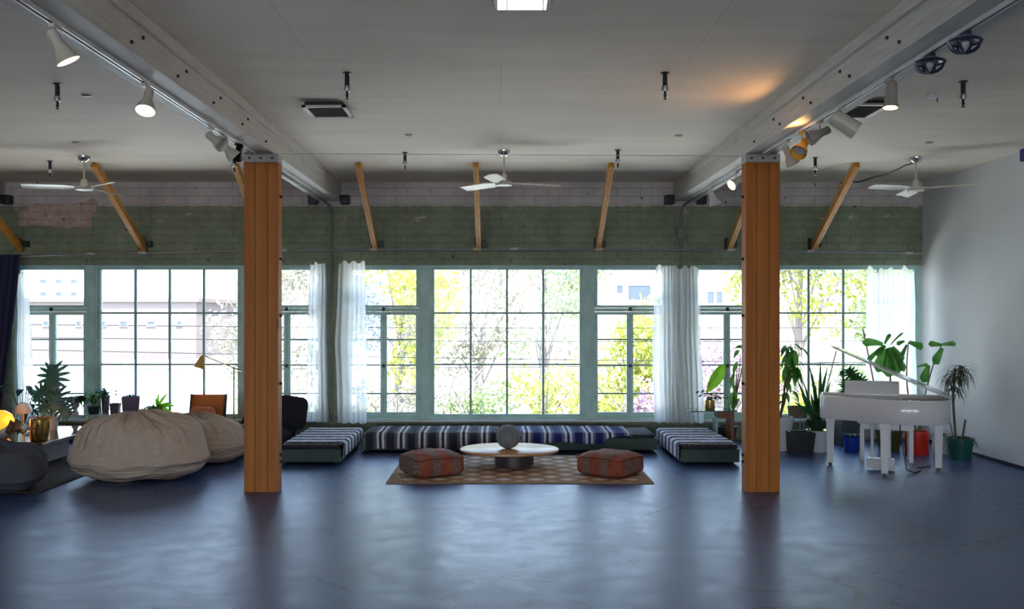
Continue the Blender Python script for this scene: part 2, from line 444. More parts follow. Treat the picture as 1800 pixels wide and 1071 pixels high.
# conduits
def pipe(name, label, pts, r, mat, cat):
    c = Vector(pts[0]); return tag(MB().tube(pts, r, 8).build(name, mat, None, True), label, cat)
M_COND = simple('painted_conduit', (.16, .18, .16), .5, .2)
t = thing('conduit', 'dark vertical conduit on the pier between the two left curtains', 'pipe', (fx(583, D), D-.022, 0))
MB().tube([(0, 0, ZS), (0, 0, 2.85), (-.03, -.04, 2.925), (-.04, -.5, 2.95), (-.06, -2.4, 2.952)], .015, 8).build('pipe', M_COND, t, True)
t = thing('conduit', 'dark vertical conduit with a square box above the right pair of curtains', 'pipe', (fx(1197, D), D-.022, 0))
MB().tube([(0, 0, ZS), (0, 0, 2.85), (.03, -.04, 2.925), (.06, -.5, 2.95), (.08, -2.4, 2.952)], .015, 8).build('pipe', M_COND, t, True)
MB().b2((-.055, -.04, fz(421, D)), (.055, .02, fz(401, D)), .006).build('junction_box', M_COND, t)
tag(MB().tube([(-1.945, YC+.1, fz(267, YC)), (0., YC+.1, fz(268.5, YC)), (2.15, YC+.1, fz(271, YC))], .003, 6).build('wire', M_STEEL, None, True), 'thin wire stretched between the tops of the two timber columns', 'wire')
p0 = Vector((fx(1478, 11.2), 11.2, fz(322, 11.2))); p1 = Vector((4.36, 9.85, CEIL-.04))
pts = [p0.lerp(p1, k/8)+Vector((0, 0, -.05*sin(pi*k/8)+.012*sin(k*2.1))) for k in range(9)]
tag(MB().tube(pts, .008, 6).build('fan_cord', M_BLACK, None, True), 'black cord running from a brace to the right ceiling fan', 'cord')

# ---------------------------------------------------------------- ceiling fittings
def make_fan():
    t = thing('ceiling_fan', 'fan', 'ceiling fan', group='three blade ceiling fans')
    MB().lathe([(.0, 0), (.062, 0), (.06, -.02), (.045, -.045), (.018, -.06), (0, -.06)], (0, 0, CEIL-2.88)).build('canopy', M_CHROME, t, True)
    MB().tube([(0, 0, CEIL-2.88-.05), (0, 0, .07)], .011, 10).build('downrod', M_CREAM, t, True)
    MB().lathe([(0, .09), (.028, .09), (.036, .05), (.042, .02), (.085, .015), (.092, 0), (.085, -.022), (.03, -.03), (0, -.03)]).build('motor', M_CREAM, t, True)
    for k in range(3):
        m = MB(); a = 2*pi*k/3; R = Matrix.Rotation(a, 3, 'Z')
        rows_t = []; rows_b = []
        for i in range(9):
            r = .07+.52*i/8; wd = .032+.035*min(1, i/2.)-(.0 if i < 8 else .008)
            zt = .005-.006*(i/8)
            row = []; row2 = []
            for j in range(5):
                s = -1+j/2.
                p = Vector((r, s*wd, zt+s*wd*.22+.008*(1-s*s)))
                row.append(R @ p); row2.append(R @ (p-Vector((0, 0, .005))))
            rows_t.append(row); rows_b.append(row2)
        m.quadgrid(rows_t); m.quadgrid(rows_b)
        for rr in (0, 8):
            for j in range(4): m.poly([rows_t[rr][j], rows_t[rr][j+1], rows_b[rr][j+1], rows_b[rr][j]])
        for j in (0, 4):
            for i in range(8): m.poly([rows_t[i][j], rows_t[i+1][j], rows_b[i+1][j], rows_b[i][j]])
        m.build('blade', simple('fan_blade_paint', (.66, .63, .56), .35), t, True)
    return t
fan = make_fan(); fan.location = (.034, 9.44, 2.88); fan.rotation_euler.z = radians(16.6)
fan['label'] = 'cream three blade ceiling fan in the middle, between the two beams'
dup(fan, (-4.34, 9.78, 2.88), radians(78), 'cream three blade ceiling fan at the left, above the bean bags')
dup(fan, (4.36, 9.85, 2.88), radians(-39), 'cream three blade ceiling fan at the right, above the piano')

def make_sprinkler():
    t = thing('ceiling_sprinkler', 'sprinkler', 'sprinkler', group='black drop fittings on the ceiling')
    MB().lathe([(0, 0), (.03, 0), (.03, -.006), (.016, -.01), (.016, -.095), (0, -.095)], seg=14).build('pipe', M_BLACK, t, True)
    MB().lathe([(0, -.09), (.022, -.092), (.024, -.11), (.022, -.125), (.010, -.13), (0, -.13)], seg=12).build('collar', M_STEEL, t, True)
    MB().lathe([(0, -.13), (.009, -.13), (.009, -.155), (.014, -.158), (.006, -.165), (.006, -.178), (.016, -.182), (.0, -.186)], seg=12).build('nozzle', M_BLACK, t, True)
    return t
sp = None
for px, py, lb in ((610, 128, 'black ceiling sprinkler beside the left vent'), (1169, 128, 'black ceiling sprinkler in the middle bay nearer the camera, on the right'),
                   (712, 268, 'small black ceiling sprinkler in the middle bay, left of the middle fan'), (1086, 264, 'small black ceiling sprinkler in the middle bay, right of the middle fan'),
                   (88, 283, 'small black ceiling sprinkler left of the left fan'), (101, 147, 'black ceiling sprinkler between the two lit lamps at the upper left'),
                   (412, 272, 'small black ceiling sprinkler just left of the left column top'), (1433, 277, 'small black ceiling sprinkler just right of the right column top'),
                   (1693, 143, 'black ceiling sprinkler at the upper right beside a white detector')):
    Y = 1.66*F/(CY-py); loc = (fx(px, Y), Y, CEIL)
    if sp is None: sp = make_sprinkler(); sp.location = loc; sp['label'] = lb
    else: dup(sp, loc, 0, lb)
cap = None
for px, py, lb in ((718, 237, 'flat round ceiling cap left of the middle fan'), (1193, 238, 'flat round ceiling cap beside the right beam in the middle bay'),
                   (134, 250, 'flat round ceiling cap above the left fan'), (1633, 250, 'flat round ceiling cap above the right fan'), (152, 167, 'pale round ceiling cap beside the upper left sprinkler')):
    Y = 1.66*F/(CY-py)
    m = MB().lathe([(0, -.012), (.028, -.012), (.038, -.004), (.038, 0), (0, 0)], (0, 0, 0), 18) if cap is None else None
    if cap is None: cap = m.build('ceiling_disc', M_GREYP, None, True); o = cap
    else: o = cap.copy(); COL.objects.link(o)
    o.location = (fx(px, Y), Y, CEIL); tag(o, lb, 'ceiling cap', 'flat round ceiling caps')
Y = 1.66*F/(CY-166); t = thing('smoke_detector', 'small white box detector on the ceiling at the upper right', 'detector', (fx(1640, Y), Y, CEIL))
MB().b2((-.04, -.03, -.03), (.03, .03, 0), .006).build('housing', simple('white_plastic', (.8, .8, .8), .4), t); MB().tube([(.03, 0, -.01), (.032, 0, -.06)], .004, 6).build('cable', M_BLACK, t)
def vent(x0, x1, y0, y1, lb):
    t = thing('ceiling_vent', lb, 'vent', ((x0+x1)/2, (y0+y1)/2, CEIL)); w, h = (x1-x0)/2, (y1-y0)/2
    m = MB()
    for a, b in (((-w, -h), (w, -h+.03)), ((-w, h-.03), (w, h)), ((-w, -h), (-w+.03, h)), ((w-.03, -h), (w, h))): m.b2((*a, -.045), (*b, -.03))
    m.build('frame', M_CREAM, t)
    MB().b2((-w+.02, -h+.02, -.03), (w-.02, h-.02, 0)).build('duct_collar', M_BLACK, t)
    m = MB()
    for k in range(9):
        y = -h+.04+(2*h-.08)*k/8; m.box((0, y, -.035), (2*w-.06, .022, .003), Matrix.Rotation(.6, 3, 'X'))
    m.build('louvre', M_GREYP, t)
vent(-1.54, -1.2, 7.26, 7.68, 'square louvred ceiling vent in the middle bay'); vent(2.66, 3.0, 7.2, 7.7, 'square louvred ceiling vent right of the right beam')
t = thing('ceiling_fixture', 'dark framed ceiling fixture with a mirror-like glass face at the top edge', 'light fixture', (.10, 4.32, 3.0))
MB().b2((-.14, -.16, .0), (.14, .14, .207), .02).build('housing', simple('dark_red_metal', (.10, .02, .02), .4), t)
MB().b2((-.115, -.13, -.006), (.115, .115, .002), .002).build('glass_face', simple('mirror_glass', (.8, .85, .9), .03, 1., var=.02), t)

# ---------------------------------------------------------------- track lights
TZ = 2.955
for x, y0, y1, lb in ((-2.135, 2.2, YC-.1, 'white light track under the left beam, in front of the column'), (2.285, 2.2, YC-.1, 'white light track under the right beam, in front of the column'),
                      (2.285, YC+.25, D-.6, 'white light track under the right beam, behind the column'), (-2.10, YC+.25, D-.6, 'white light track under the left beam, behind the column')):
    t = thing('light_track', lb, 'light track', (x, y0, TZ))
    MB().b2((-.018, 0, -.012), (-.010, y1-y0, .012)).b2((.010, 0, -.012), (.018, y1-y0, .012)).b2((-.010, 0, .004), (.010, y1-y0, .012)).build('rail', simple('track_white', (.72, .72, .72), .3), t)
    MB().b2((-.009, .01, -.006), (.009, y1-y0-.01, .003)).build('contact_slot', M_BLACK, t)
BULB = emit('lit_bulb', (1., .62, .30), 14)
BULB2 = emit('lit_bulb_dim', (1., .5, .2), 6)
OFFB = simple('unlit_bulb', (.5, .5, .5), .3)
def spot(x, Y, aim, kind, lit, label, mat=None, drop=.085, sc=1.):
    mat = mat or M_CREAM
    t = thing('track_spotlight', label, 'spotlight', (x, Y, TZ-.012), group='spotlights on the ceiling tracks')
    MB().b2((-.014, -.04, -.02), (.014, .04, .0), .003).build('adapter', mat, t)
    MB().tube([(0, 0, -.018), (0, 0, -drop*.5), (.012, 0, -drop)], .006, 8).build('stem', mat, t, True)
    d = Vector(aim).normalized(); c = Vector((.012, 0, -drop))-d*.02*sc
    if kind == 'bell':
        pr = [(0, -.045), (.024, -.042), (.028, -.03), (.027, .02), (.034, .045), (.052, .085), (.058, .115), (.056, .115), (.048, .085), (.03, .045), (.0, .04)]
        rr, zz = .049, .088
    elif kind == 'can':
        pr = [(0, -.06), (.05, -.06), (.056, -.054), (.06, .12), (.056, .12), (.05, .06), (0, .06)]; rr, zz = .05, .075
    else:
        pr = [(0, -.05), (.028, -.048), (.03, -.02), (.036, .07), (.044, .10), (.040, .10), (.03, .07), (0, .065)]; rr, zz = .036, .085
    pr = [(a*sc, b*sc) for a, b in pr]
    if kind == 'cage':
        c = Vector((0, 0, -.045)); m = MB(); R = .075
        for k in range(4):
            a = pi*k/4; m.tube([c+Vector((cos(a)*R*cos(q), sin(a)*R*cos(q), -R*.75*sin(q))) for q in [pi*i/12 for i in range(13)]], .006, 6)
        m.tube([c+Vector((R*cos(q), R*sin(q), 0)) for q in [2*pi*i/24 for i in range(25)]], .008, 6, False)
        m.build('cage', mat, t, True)
        MB().lathe([(0, .028), (.045, .025), (.07, .0), (.06, 0), (.03, .015), (0, .018)], c, 24).build('reflector', M_STEEL, t, True)
        MB().blob(c+Vector((0, 0, -.01)), (.022, .022, .028), nu=14, nv=8).build('bulb', OFFB, t, True)
        return t
    MB().lathe(pr, c, 22, d).build('lamp_head', mat, t, True)
    MB().lathe([(0, zz*sc), (rr*.8*sc, zz*sc-.001), (rr*.9*sc, (zz-.01)*sc), (0, (zz-.012)*sc)], c, 18, d).build('bulb', BULB if lit == 1 else (BULB2 if lit == 2 else OFFB), t)
    if lit == 1:
        l = bpy.data.lights.new('spot', 'SPOT'); l.energy = 5; l.color = (1, .62, .32); l.spot_size = radians(95); l.spot_blend = .6; l.shadow_soft_size = .03
        lo = bpy.data.objects.new('spot_beam', l); COL.objects.link(lo); lo.parent = t
        lo.location = c+d*(.125*sc); lo.rotation_euler = d.to_track_quat('-Z', 'Y').to_euler()
    return t
LX, RX = -2.135, 2.285
spot(LX, 4.50, (.30, .15, -.6), 'bell', 1, 'glowing cream spotlight nearest the upper left corner')
spot(LX, 5.65, (.0, -.45, -.9), 'bell', 1, 'second glowing cream spotlight on the left track')
spot(LX, 6.94, (.5, -.2, -.35), 'bell', 0, 'unlit pale spotlight third along the left track')
spot(LX-.02, 7.32, (.45, .2, -.5), 'bell', 0, 'unlit cream spotlight closest to the left column')
spot(LX, 7.62, (-.2, .5, -.35), 'slim', 0, 'small black spotlight beside the left column top', M_BLACK, .06)
spot(RX, 4.62, (0, -.2, -1), 'cage', 0, 'dark blue caged spotlight nearest the upper right corner', simple('navy_metal', (.02, .02, .06), .35), .035, .75)
spot(RX, 5.00, (.1, -.2, -1), 'cage', 0, 'dark blue caged spotlight second from the upper right corner', MATS['navy_metal'], .035, .75)
spot(RX, 5.52, (-.1, -.1, -1), 'slim', 1, 'glowing grey brown spotlight on the right track', simple('taupe_enamel', (.36, .32, .28), .45), .09, 1.05)
spot(RX, 6.30, (.62, -.1, -.42), 'can', 0, 'large beige cylinder spotlight on the right track', M_CREAM, .1, 1.05)
spot(RX, 6.72, (-.8, .1, -.35), 'bell', 0, 'grey bell spotlight behind the beige cylinder on the right track', simple('taupe_enamel', (.36, .32, .28), .45))
spot(RX, 7.12, (-.5, -.5, -.6), 'bell', 0, 'yellow bell spotlight near the right column top', simple('yellow_enamel', (.80, .42, .05), .4), .1, 1.1)
spot(RX, 7.50, (.35, -.1, -.8), 'bell', 0, 'small pale spotlight against the right column top', M_CREAM, .1)
spot(RX, 9.10, (-.7, -.3, -.45), 'bell', 1, 'small lit spotlight just left of the right column', M_CREAM, .09, .9)
spot(RX, 10.2, (.3, 0, -.8), 'bell', 0, 'white spotlight nearest the window wall left of the right column', simple('track_white', (.72, .72, .72), .3), .09, 1.1)
# warm wash the yellow lamp throws back on beam and ceiling
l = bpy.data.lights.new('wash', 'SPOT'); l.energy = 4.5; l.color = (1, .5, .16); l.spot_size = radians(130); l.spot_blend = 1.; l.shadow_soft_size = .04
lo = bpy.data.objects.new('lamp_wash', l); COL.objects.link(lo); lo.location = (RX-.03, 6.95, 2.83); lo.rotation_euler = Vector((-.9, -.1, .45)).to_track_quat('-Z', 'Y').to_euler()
t = thing('wall_spotlight', 'purple black light fixture at the right edge of the photo', 'light fixture', (fx(1806, 9.), 9.0, fz(272, 9.)))
MB().b2((-.045, -.06, -.06), (.06, .06, .06), .012).build('housing', simple('purple_metal', (.05, .02, .25), .4), t); MB().tube([(.05, 0, 0), (XR-t.location.x-.002, 0, .0)], .012, 8).build('arm', M_BLACK, t)
# ---------------------------------------------------------------- curtains
def mat_sheer():
    g = G('sheer_white_cloth')
    d = g.n('BsdfDiffuse', Color=(.90, .92, .93)).outputs[0]
    t = g.n('BsdfTranslucent', Color=(.92, .95, .96)).outputs[0]
    a = g.n('MixShader', Fac=.62, i1=d, i2=t).outputs[0]
    tr = g.n('BsdfTransparent', Color=(.95, .97, 1.)).outputs[0]
    return g.end(g.n('MixShader', Fac=.16, i1=a, i2=tr).outputs[0])
M_SHEER = mat_sheer()
M_NAVY = simple('navy_cloth', (.012, .018, .06), .8, bump=.3)
def curtain(label, top, bot, zt, zb, Y, mat, folds, amp=.03, mid=None, seed=0, name='sheer_curtain', cat='curtain', group=None, ragged=.03):
    """top / bot: (x0, x1) in metres at the upper and the lower hem"""
    c = Vector(((top[0]+top[1])/2, Y, zb)); m = MB(); rows = []
    nu, nv = folds*10, 26
    for i in range(nv+1):
        v = i/nv; row = []
        if mid and v < .5: a0 = top[0]+(mid[0]-top[0])*v*2; a1 = top[1]+(mid[1]-top[1])*v*2
        elif mid: a0 = mid[0]+(bot[0]-mid[0])*(v*2-1); a1 = mid[1]+(bot[1]-mid[1])*(v*2-1)
        else: a0 = top[0]+(bot[0]-top[0])*v; a1 = top[1]+(bot[1]-top[1])*v
        for j in range(nu+1):
            u = j/nu
            ph = u*folds*2*pi+1.3*sin(u*5+seed)+.7*v*sin(seed+u*3)
            y = amp*(.6+.4*sin(u*7+seed))*sin(ph)*(.55+.45*v)+.012*noise.noise(Vector((u*6, v*4, seed)))
            x = a0+(a1-a0)*(u+.012*cos(ph))+.015*noise.noise(Vector((u*3, v*3, seed+5)))
            z = zt+(zb-zt)*v
            if i < 3: z += ragged*(.5*cos(u*2*pi*max(2, folds//2)+seed)+.3*cos(u*17+seed))*(1-i/3)
            if i == nv: z += .008*sin(u*20)
            row.append(Vector((x, Y+y, z))-c)
        rows.append(row)
    m.quadgrid(rows)
    o = m.build(name, mat, None, 'all', merge=False); o.location = c
    return tag(o, label, cat, group)
YW = D-.13
def X(px): return fx(px, YW)
curtain('white sheer curtain left of the conduit pier, behind the black armchair', (X(545), X(573)), (X(536), X(578)), fz(463, YW), .245, YW, M_SHEER, 5, .03, (X(540), X(574)), 1)
curtain('white sheer curtain right of the conduit pier, left of the long daybeds', (X(595), X(641)), (X(593), X(644)), fz(461, YW), .225, YW, M_SHEER, 6, .03, (X(589), X(643)), 2)
curtain('white sheer curtain at the right end of the middle window, left of its twin', (X(1152), X(1185)), (X(1150), X(1190)), fz(468, YW), .235, YW, M_SHEER, 5, .03, (X(1146), X(1188)), 3)
curtain('white sheer curtain covering the pier above the right daybed', (X(1180), X(1227)), (X(1186), X(1236)), fz(470, YW), .235, YW-.05, M_SHEER, 6, .03, (X(1178), X(1231)), 4)
curtain('wide white sheer curtain in the far right corner behind the piano', (X(1524), X(1606)), (X(1520), X(1612)), fz(474, YW), .04, YW, M_SHEER, 9, .03, None, 5, ragged=.07)
curtain('white sheer curtain swept aside beside the navy curtain at the far left', (X(30), X(49)), (X(32), X(76)), fz(480, YW), .1, YW, M_SHEER, 7, .03, (X(30), X(58)), 6)
curtain('dark navy curtain hanging at the far left edge of the photo', (X(-60), X(46)), (X(-60), X(4)), fz(448, YW-.1), .05, YW-.14, M_NAVY, 8, .04, (X(-60), X(30)), 7, name='navy_curtain', ragged=.0)

# ---------------------------------------------------------------- daybeds and blankets
M_DAYB = simple('dark_green_plywood', (.022, .050, .040), .5, bump=.15)
M_MATT = simple('charcoal_canvas', (.022, .024, .035), .85, bump=.3)
def daybed(label, x0, x1, y0, y1):
    t = thing('daybed', label, 'daybed', ((x0+x1)/2, (y0+y1)/2, 0), group='low green daybeds under the windows')
    w, h = (x1-x0)/2, (y1-y0)/2
    MB().b2((-w, -h, .03), (w, h, .165), .006).build('base', M_DAYB, t)
    MB().b2((-w+.015, -h+.015, .1655), (w-.015, h-.015, .205), .015).build('mattress', M_MATT, t, True)
    for sx in (-1, 1):
        for sy in (-1, 1):
            MB().lathe([(0, -.012), (.015, -.012), (.015, .012), (0, .012)], (sx*(w-.06), sy*(h-.06), .0155), 12, (1, 0, 0)).tube([(sx*(w-.06), sy*(h-.06), .0155), (sx*(w-.06), sy*(h-.06), .032)], .008, 6).build('caster', M_BLACK, t)
    return t
daybed('low dark green daybed at the left end, beside the left timber column', -2.30, -1.66, 9.72, 11.15)
daybed('low dark green daybed left of centre, along the middle window', -1.58, .085, 10.60, 11.32)
daybed('low dark green daybed right of centre, along the middle window', .10, 1.765, 10.60, 11.32)
daybed('low dark green daybed at the right end, beside the right timber column', 1.87, 2.475, 9.72, 11.15)
def mat_blanket(name, ax, period, off, dark, mid, white, even=False):
    g = G(name)
    sep = g.n('SeparateXYZ', Vector=g.co()); s = sep.outputs[ax]
    w = g.math('ADD', s, g.math('MULTIPLY', g.noise(3, 2), .02))
    fr = g.math('FRACT', g.math('ADD', g.math('DIVIDE', w, period), off+50))
    c = g.ramp(fr, [(0, dark), (.30, dark), (.34, mid), (.46, mid), (.48, white), (.57, white), (.59, mid), (.60, dark), (.70, dark), (.72, white), (.82, white), (.84, mid), (.93, mid), (.97, dark)])
    if even: c = g.ramp(fr, [(0, dark), (.32, dark), (.38, white), (.94, white), (1., dark)])
    yarn = g.n('TexWave', _wave_type='BANDS', _bands_direction='X' if ax == 0 else 'Y', Vector=g.co(), Scale=60., Distortion=2., Detail=2.).outputs['Fac']
    c = g.mix(g.math('MULTIPLY', yarn, .1), c, tuple(x*.5 for x in mid))
    return g.bsdf(Base__Color=c, Roughness=.9, Normal=g.bump(g.math('ADD', yarn, g.noise(60, 3)), .4, .004))
DK = (.022, .026, .05); MD = (.16, .16, .22); WH = (.74, .73, .74)  # blue cast of reflected sky put into the dark stripes
MBL1 = mat_blanket('striped_blanket_weave', 0, .235, .1, DK, (.13, .12, .15), WH)
MBL2 = mat_blanket('blue_striped_blanket_weave', 0, .235, .5, (.014, .02, .14), (.12, .16, .36), WH)
MBL3 = mat_blanket('cross_striped_blanket_weave', 1, .22, .0, (.02, .03, .09), (.10, .13, .28), (.72, .75, .86), True)  # white stripes tinted with the blue of reflected sky
def blanket(label, x0, x1, y0, y1, drop_f, side, mat, seed, jag=0.):
    """lies on z=.205; drop_f = overhang at the camera side (function of u), side = (left drop, right drop)"""
    c = Vector(((x0+x1)/2, (y0+y1)/2, .205)); m = MB(); rows = []
    nu = 60
    # cross section path in y: from back edge to front edge then down
    for i in range(37):
        v = i/36; row = []
        for j in range(nu+1):
            u = j/nu
            L = drop_f(u) if drop_f else 0
            tot = (y1-y0)+L; s = v*tot
            if s <= (y1-y0): y = y1-s; z = 0
            else: y = y0-.012; z = -(s-(y1-y0))
            # side drops
            Wt = (x1-x0)+side[0]+side[1]; q = u*Wt
            if q < side[0]: x = x0-.012; z2 = -(side[0]-q)
            elif q > side[0]+(x1-x0): x = x1+.012; z2 = -(q-side[0]-(x1-x0))
            else: x = x0+q-side[0]; z2 = 0
            wr = (.010 if drop_f else .004)*noise.noise(Vector((u*9, v*9, seed)))+(.006 if drop_f else .002)*noise.noise(Vector((u*25, v*20, seed)))
            p = Vector((x, y, z+z2))
            if z < 0: p.y -= .008+abs(wr)+.012*abs(sin(u*nu*.45+seed))
            if z2 < 0: p.x += (-1 if q < side[0] else 1)*(.008+abs(wr))
            if z == 0 and z2 == 0: p.z += .010+abs(wr)*1.6
            if jag and i == 0: p.y += jag*noise.noise(Vector((u*7, 3, seed)))
            row.append(p+Vector((0, 0, .003))-Vector((c.x, c.y, 0)))
        rows.append(row)
    m.quadgrid(rows)
    o = m.build('striped_blanket', mat, None, 'all', merge=False); o.location = c
    md = o.modifiers.new('thick', 'SOLIDIFY'); md.thickness = .005; md.offset = 1
    # fringe
    f = MB(); rnd = random.Random(seed)
    if drop_f:
        for k in range(46):
            for j in (0, nu):
                p = Vector(rows[min(36, k)][j]) if k < 37 else Vector(rows[36][j])
                d = Vector(((-1 if j == 0 else 1)*.028, rnd.uniform(-.01, .01), -.014 if (side[0 if j == 0 else 1]) == 0 else -.03))
                f.tube([p, p+d], .0018, 4, False)
    else:
        for j in range(0, nu+1):
            for i in (0, 36):
                p = Vector(rows[i][j]); f.tube([p, p+Vector((rnd.uniform(-.01, .01), .03*(1 if i == 0 else -1), -.012))], .0018, 4, False)
    f.build('fringe', simple('cream_yarn', (.7, .68, .62), .9), o)
    return tag(o, label, 'blanket', 'striped woven blankets on the daybeds')
blanket('grey and white striped blanket covering the long daybed left of centre', -1.52, -.02, 10.61, 11.26, lambda u: .16+.006*sin(u*40), (0, 0), MBL1, 1, .05)
blanket('blue striped blanket hanging unevenly over the daybed right of centre', .02, 1.46, 10.61, 11.26, lambda u: .125-.05*u+.018*sin(u*11)-(.045 if u > .8 else 0), (0, 0), MBL2, 2, .09)
blanket('navy and white striped blanket on the left end daybed', -2.26, -1.655, 9.80, 11.12, None, (0, .13), MBL3, 3)
blanket('navy and white striped blanket hanging over the side of the right end daybed', 1.865, 2.44, 9.76, 11.12, None, (.15, 0), MBL3, 4)

# ---------------------------------------------------------------- rug, table, ball, poufs
def mat_rug():
    g = G('diamond_rug_weave')
    v = g.co(); sep = g.n('SeparateXYZ', Vector=v)
    a = g.math('DIVIDE', sep.outputs[0], .30); b = g.math('DIVIDE', sep.outputs[1], .27)
    def tri(s): return g.math('ABSOLUTE', g.math('SUBTRACT', g.math('FRACT', g.math('ADD', s, 50.5)), .5))
    def dia(o):
        return g.math('ADD', tri(g.math('ADD', a, o)), tri(g.math('ADD', b, o)))
    d = g.math('MINIMUM', dia(0.), dia(.5))
    nz = g.math('MULTIPLY', g.math('SUBTRACT', g.noise(28, 3), .5), .12)
    m = g.ramp(g.math('ADD', d, nz), [(.0, .2), (.05, 1.), (.25, 1.), (.29, 0.)])
    c = g.mix(m, (.36, .17, .05), (.78, .76, .74))
    ex = g.math('GREATER_THAN', g.math('ABSOLUTE', sep.outputs[0]), 1.16); ey = g.math('GREATER_THAN', g.math('ABSOLUTE', sep.outputs[1]), .79)
    c = g.mix(g.math('MAXIMUM', ex, ey), c, (.30, .17, .07))
    c = g.mix(.3, c, g.ramp(g.noise(70, 2), [(.3, (.12, .07, .03)), (.7, (.6, .5, .4))]))
    return g.bsdf(Base__Color=c, Roughness=.85, Normal=g.bump(g.noise(150, 2), .5, .004))
o = MB().box((0, 0, .006), (2.47, 1.70, .012), bev=.004).build('patterned_rug', mat_rug()); o.location = (.178, 9.49, 0)
tag(o, 'tan rug with pale diamond pattern under the round table', 'rug')
t = thing('coffee_table', 'low round wooden table with a dark pedestal on the patterned rug', 'table', (.09, 9.62, .012))
MB().lathe([(0, .178), (.497, .178), (.506, .172), (.508, .158), (.495, .152), (0, .152)], seg=64, sy=.87).build('table_top', mat_wood('orange_veneer', (.42, .20, .08), (.60, .33, .15), (2, 14, 14), .3), t, True)
MB().lathe([(0, 0), (.205, 0), (.205, .01), (.2, .015), (.2, .151), (0, .151)], (.05, 0, 0), 40).build('pedestal', simple('dark_brown_veneer', (.055, .045, .045), .4), t, True)
def ballfn(p, u, t_): return p*(1+.006*noise.noise(p*30))
t = thing('concrete_ball', 'grey textured round ball standing on the round wooden table', 'ball', (.078, 9.60, .19))
MB().blob((0, 0, .122), (.124, .124, .1225), fn=ballfn, nu=48, nv=28).build('ball', simple('grey_stone', (.17, .19, .22), .75, var=.25, nsc=14, bump=.5), t, True)
MB().tube([(.115, -.02, .155), (.15, -.03, .13), (.146, -.03, .09), (.118, -.03, .075)], .003, 6).build('cord', simple('cream_yarn', (.7, .68, .62), .9), t, True)
def mat_kilim(name, ax=0, off=0.):
    g = G(name); v = g.co(); sep = g.n('SeparateXYZ', Vector=v)
    s = g.math('ADD', sep.outputs[ax], g.math('MULTIPLY', g.math('SUBTRACT', g.noise(4, 2), .5), .03))
    fr = g.math('FRACT', g.math('ADD', g.math('DIVIDE', s, .21), 20+off))
    rust = g.ramp(g.noise(8, 3), [(.3, (.20, .03, .018)), (.6, (.38, .085, .03)), (.75, (.30, .14, .09))])
    a = g.math('ABSOLUTE', g.math('SUBTRACT', g.math('FRACT', g.math('MULTIPLY', g.math('ADD', sep.outputs[1-ax], g.math('MULTIPLY', sep.outputs[2], 1.)), 7.)), .5))
    b = g.math('ABSOLUTE', g.math('SUBTRACT', g.math('FRACT', g.math('MULTIPLY', fr, 3.)), .5))
    mot = g.ramp(g.math('FRACT', g.math('MULTIPLY', g.math('ADD', a, b), 3.)), [(.35, (.085, .07, .065)), (.5, (.30, .26, .21)), (.85, (.19, .18, .17))])
    c = g.mix(g.ramp(fr, [(.52, 0.), (.56, .75), (.92, .75), (.98, 0.)]), rust, mot)
    c = g.mix(.25, c, (.10, .06, .05))
    return g.bsdf(Base__Color=c, Roughness=.85, Normal=g.bump(g.noise(90, 2), .5, .003))
def pouf(label, c, rz, mat, seed, dome):
    t = thing('floor_pouf', label, 'pouf', c, rz, group='kilim floor poufs')
    def fn(p, u, t_):
        q = max(0, p.z)/.1
        k = max(0, 1-(p.x**2+p.y**2)/.11)
        p = p.copy()
        p.z += (q > .5)*(dome*k*1.3+.010*noise.noise(p*13+Vector((seed, 3, 0)))) + .006*noise.noise(p*14+Vector((seed, 0, 0)))
        p.x += .008*noise.noise(p*8+Vector((seed, 9, 0)))
        return p
    MB().blob((0, 0, .098), (.262, .262, .098), e=(.42, .34), nu=80, nv=30, fn=fn).build('cushion', mat, t, True)
    pts = []
    for k in range(81):
        a = 2*pi*k/80; sg = lambda x: math.copysign(abs(x)**.34, x)
        pts.append((sg(cos(a))*.262, sg(sin(a))*.262, .172+.010*cos(4*a)))
    MB().tube(pts, .005, 6, False).build('piping', simple('dark_rust', (.16, .03, .02), .8), t, True)
pouf('red and grey kilim floor pouf at the left end of the rug', (-.675, 9.12, .0125), radians(28), mat_kilim('kilim_rust'), 1, .03)
pouf('flatter red and grey kilim floor pouf at the right end of the rug', (1.065, 9.12, .0125), radians(-38), mat_kilim('kilim_rust_cross', 0, .3), 5, .024)

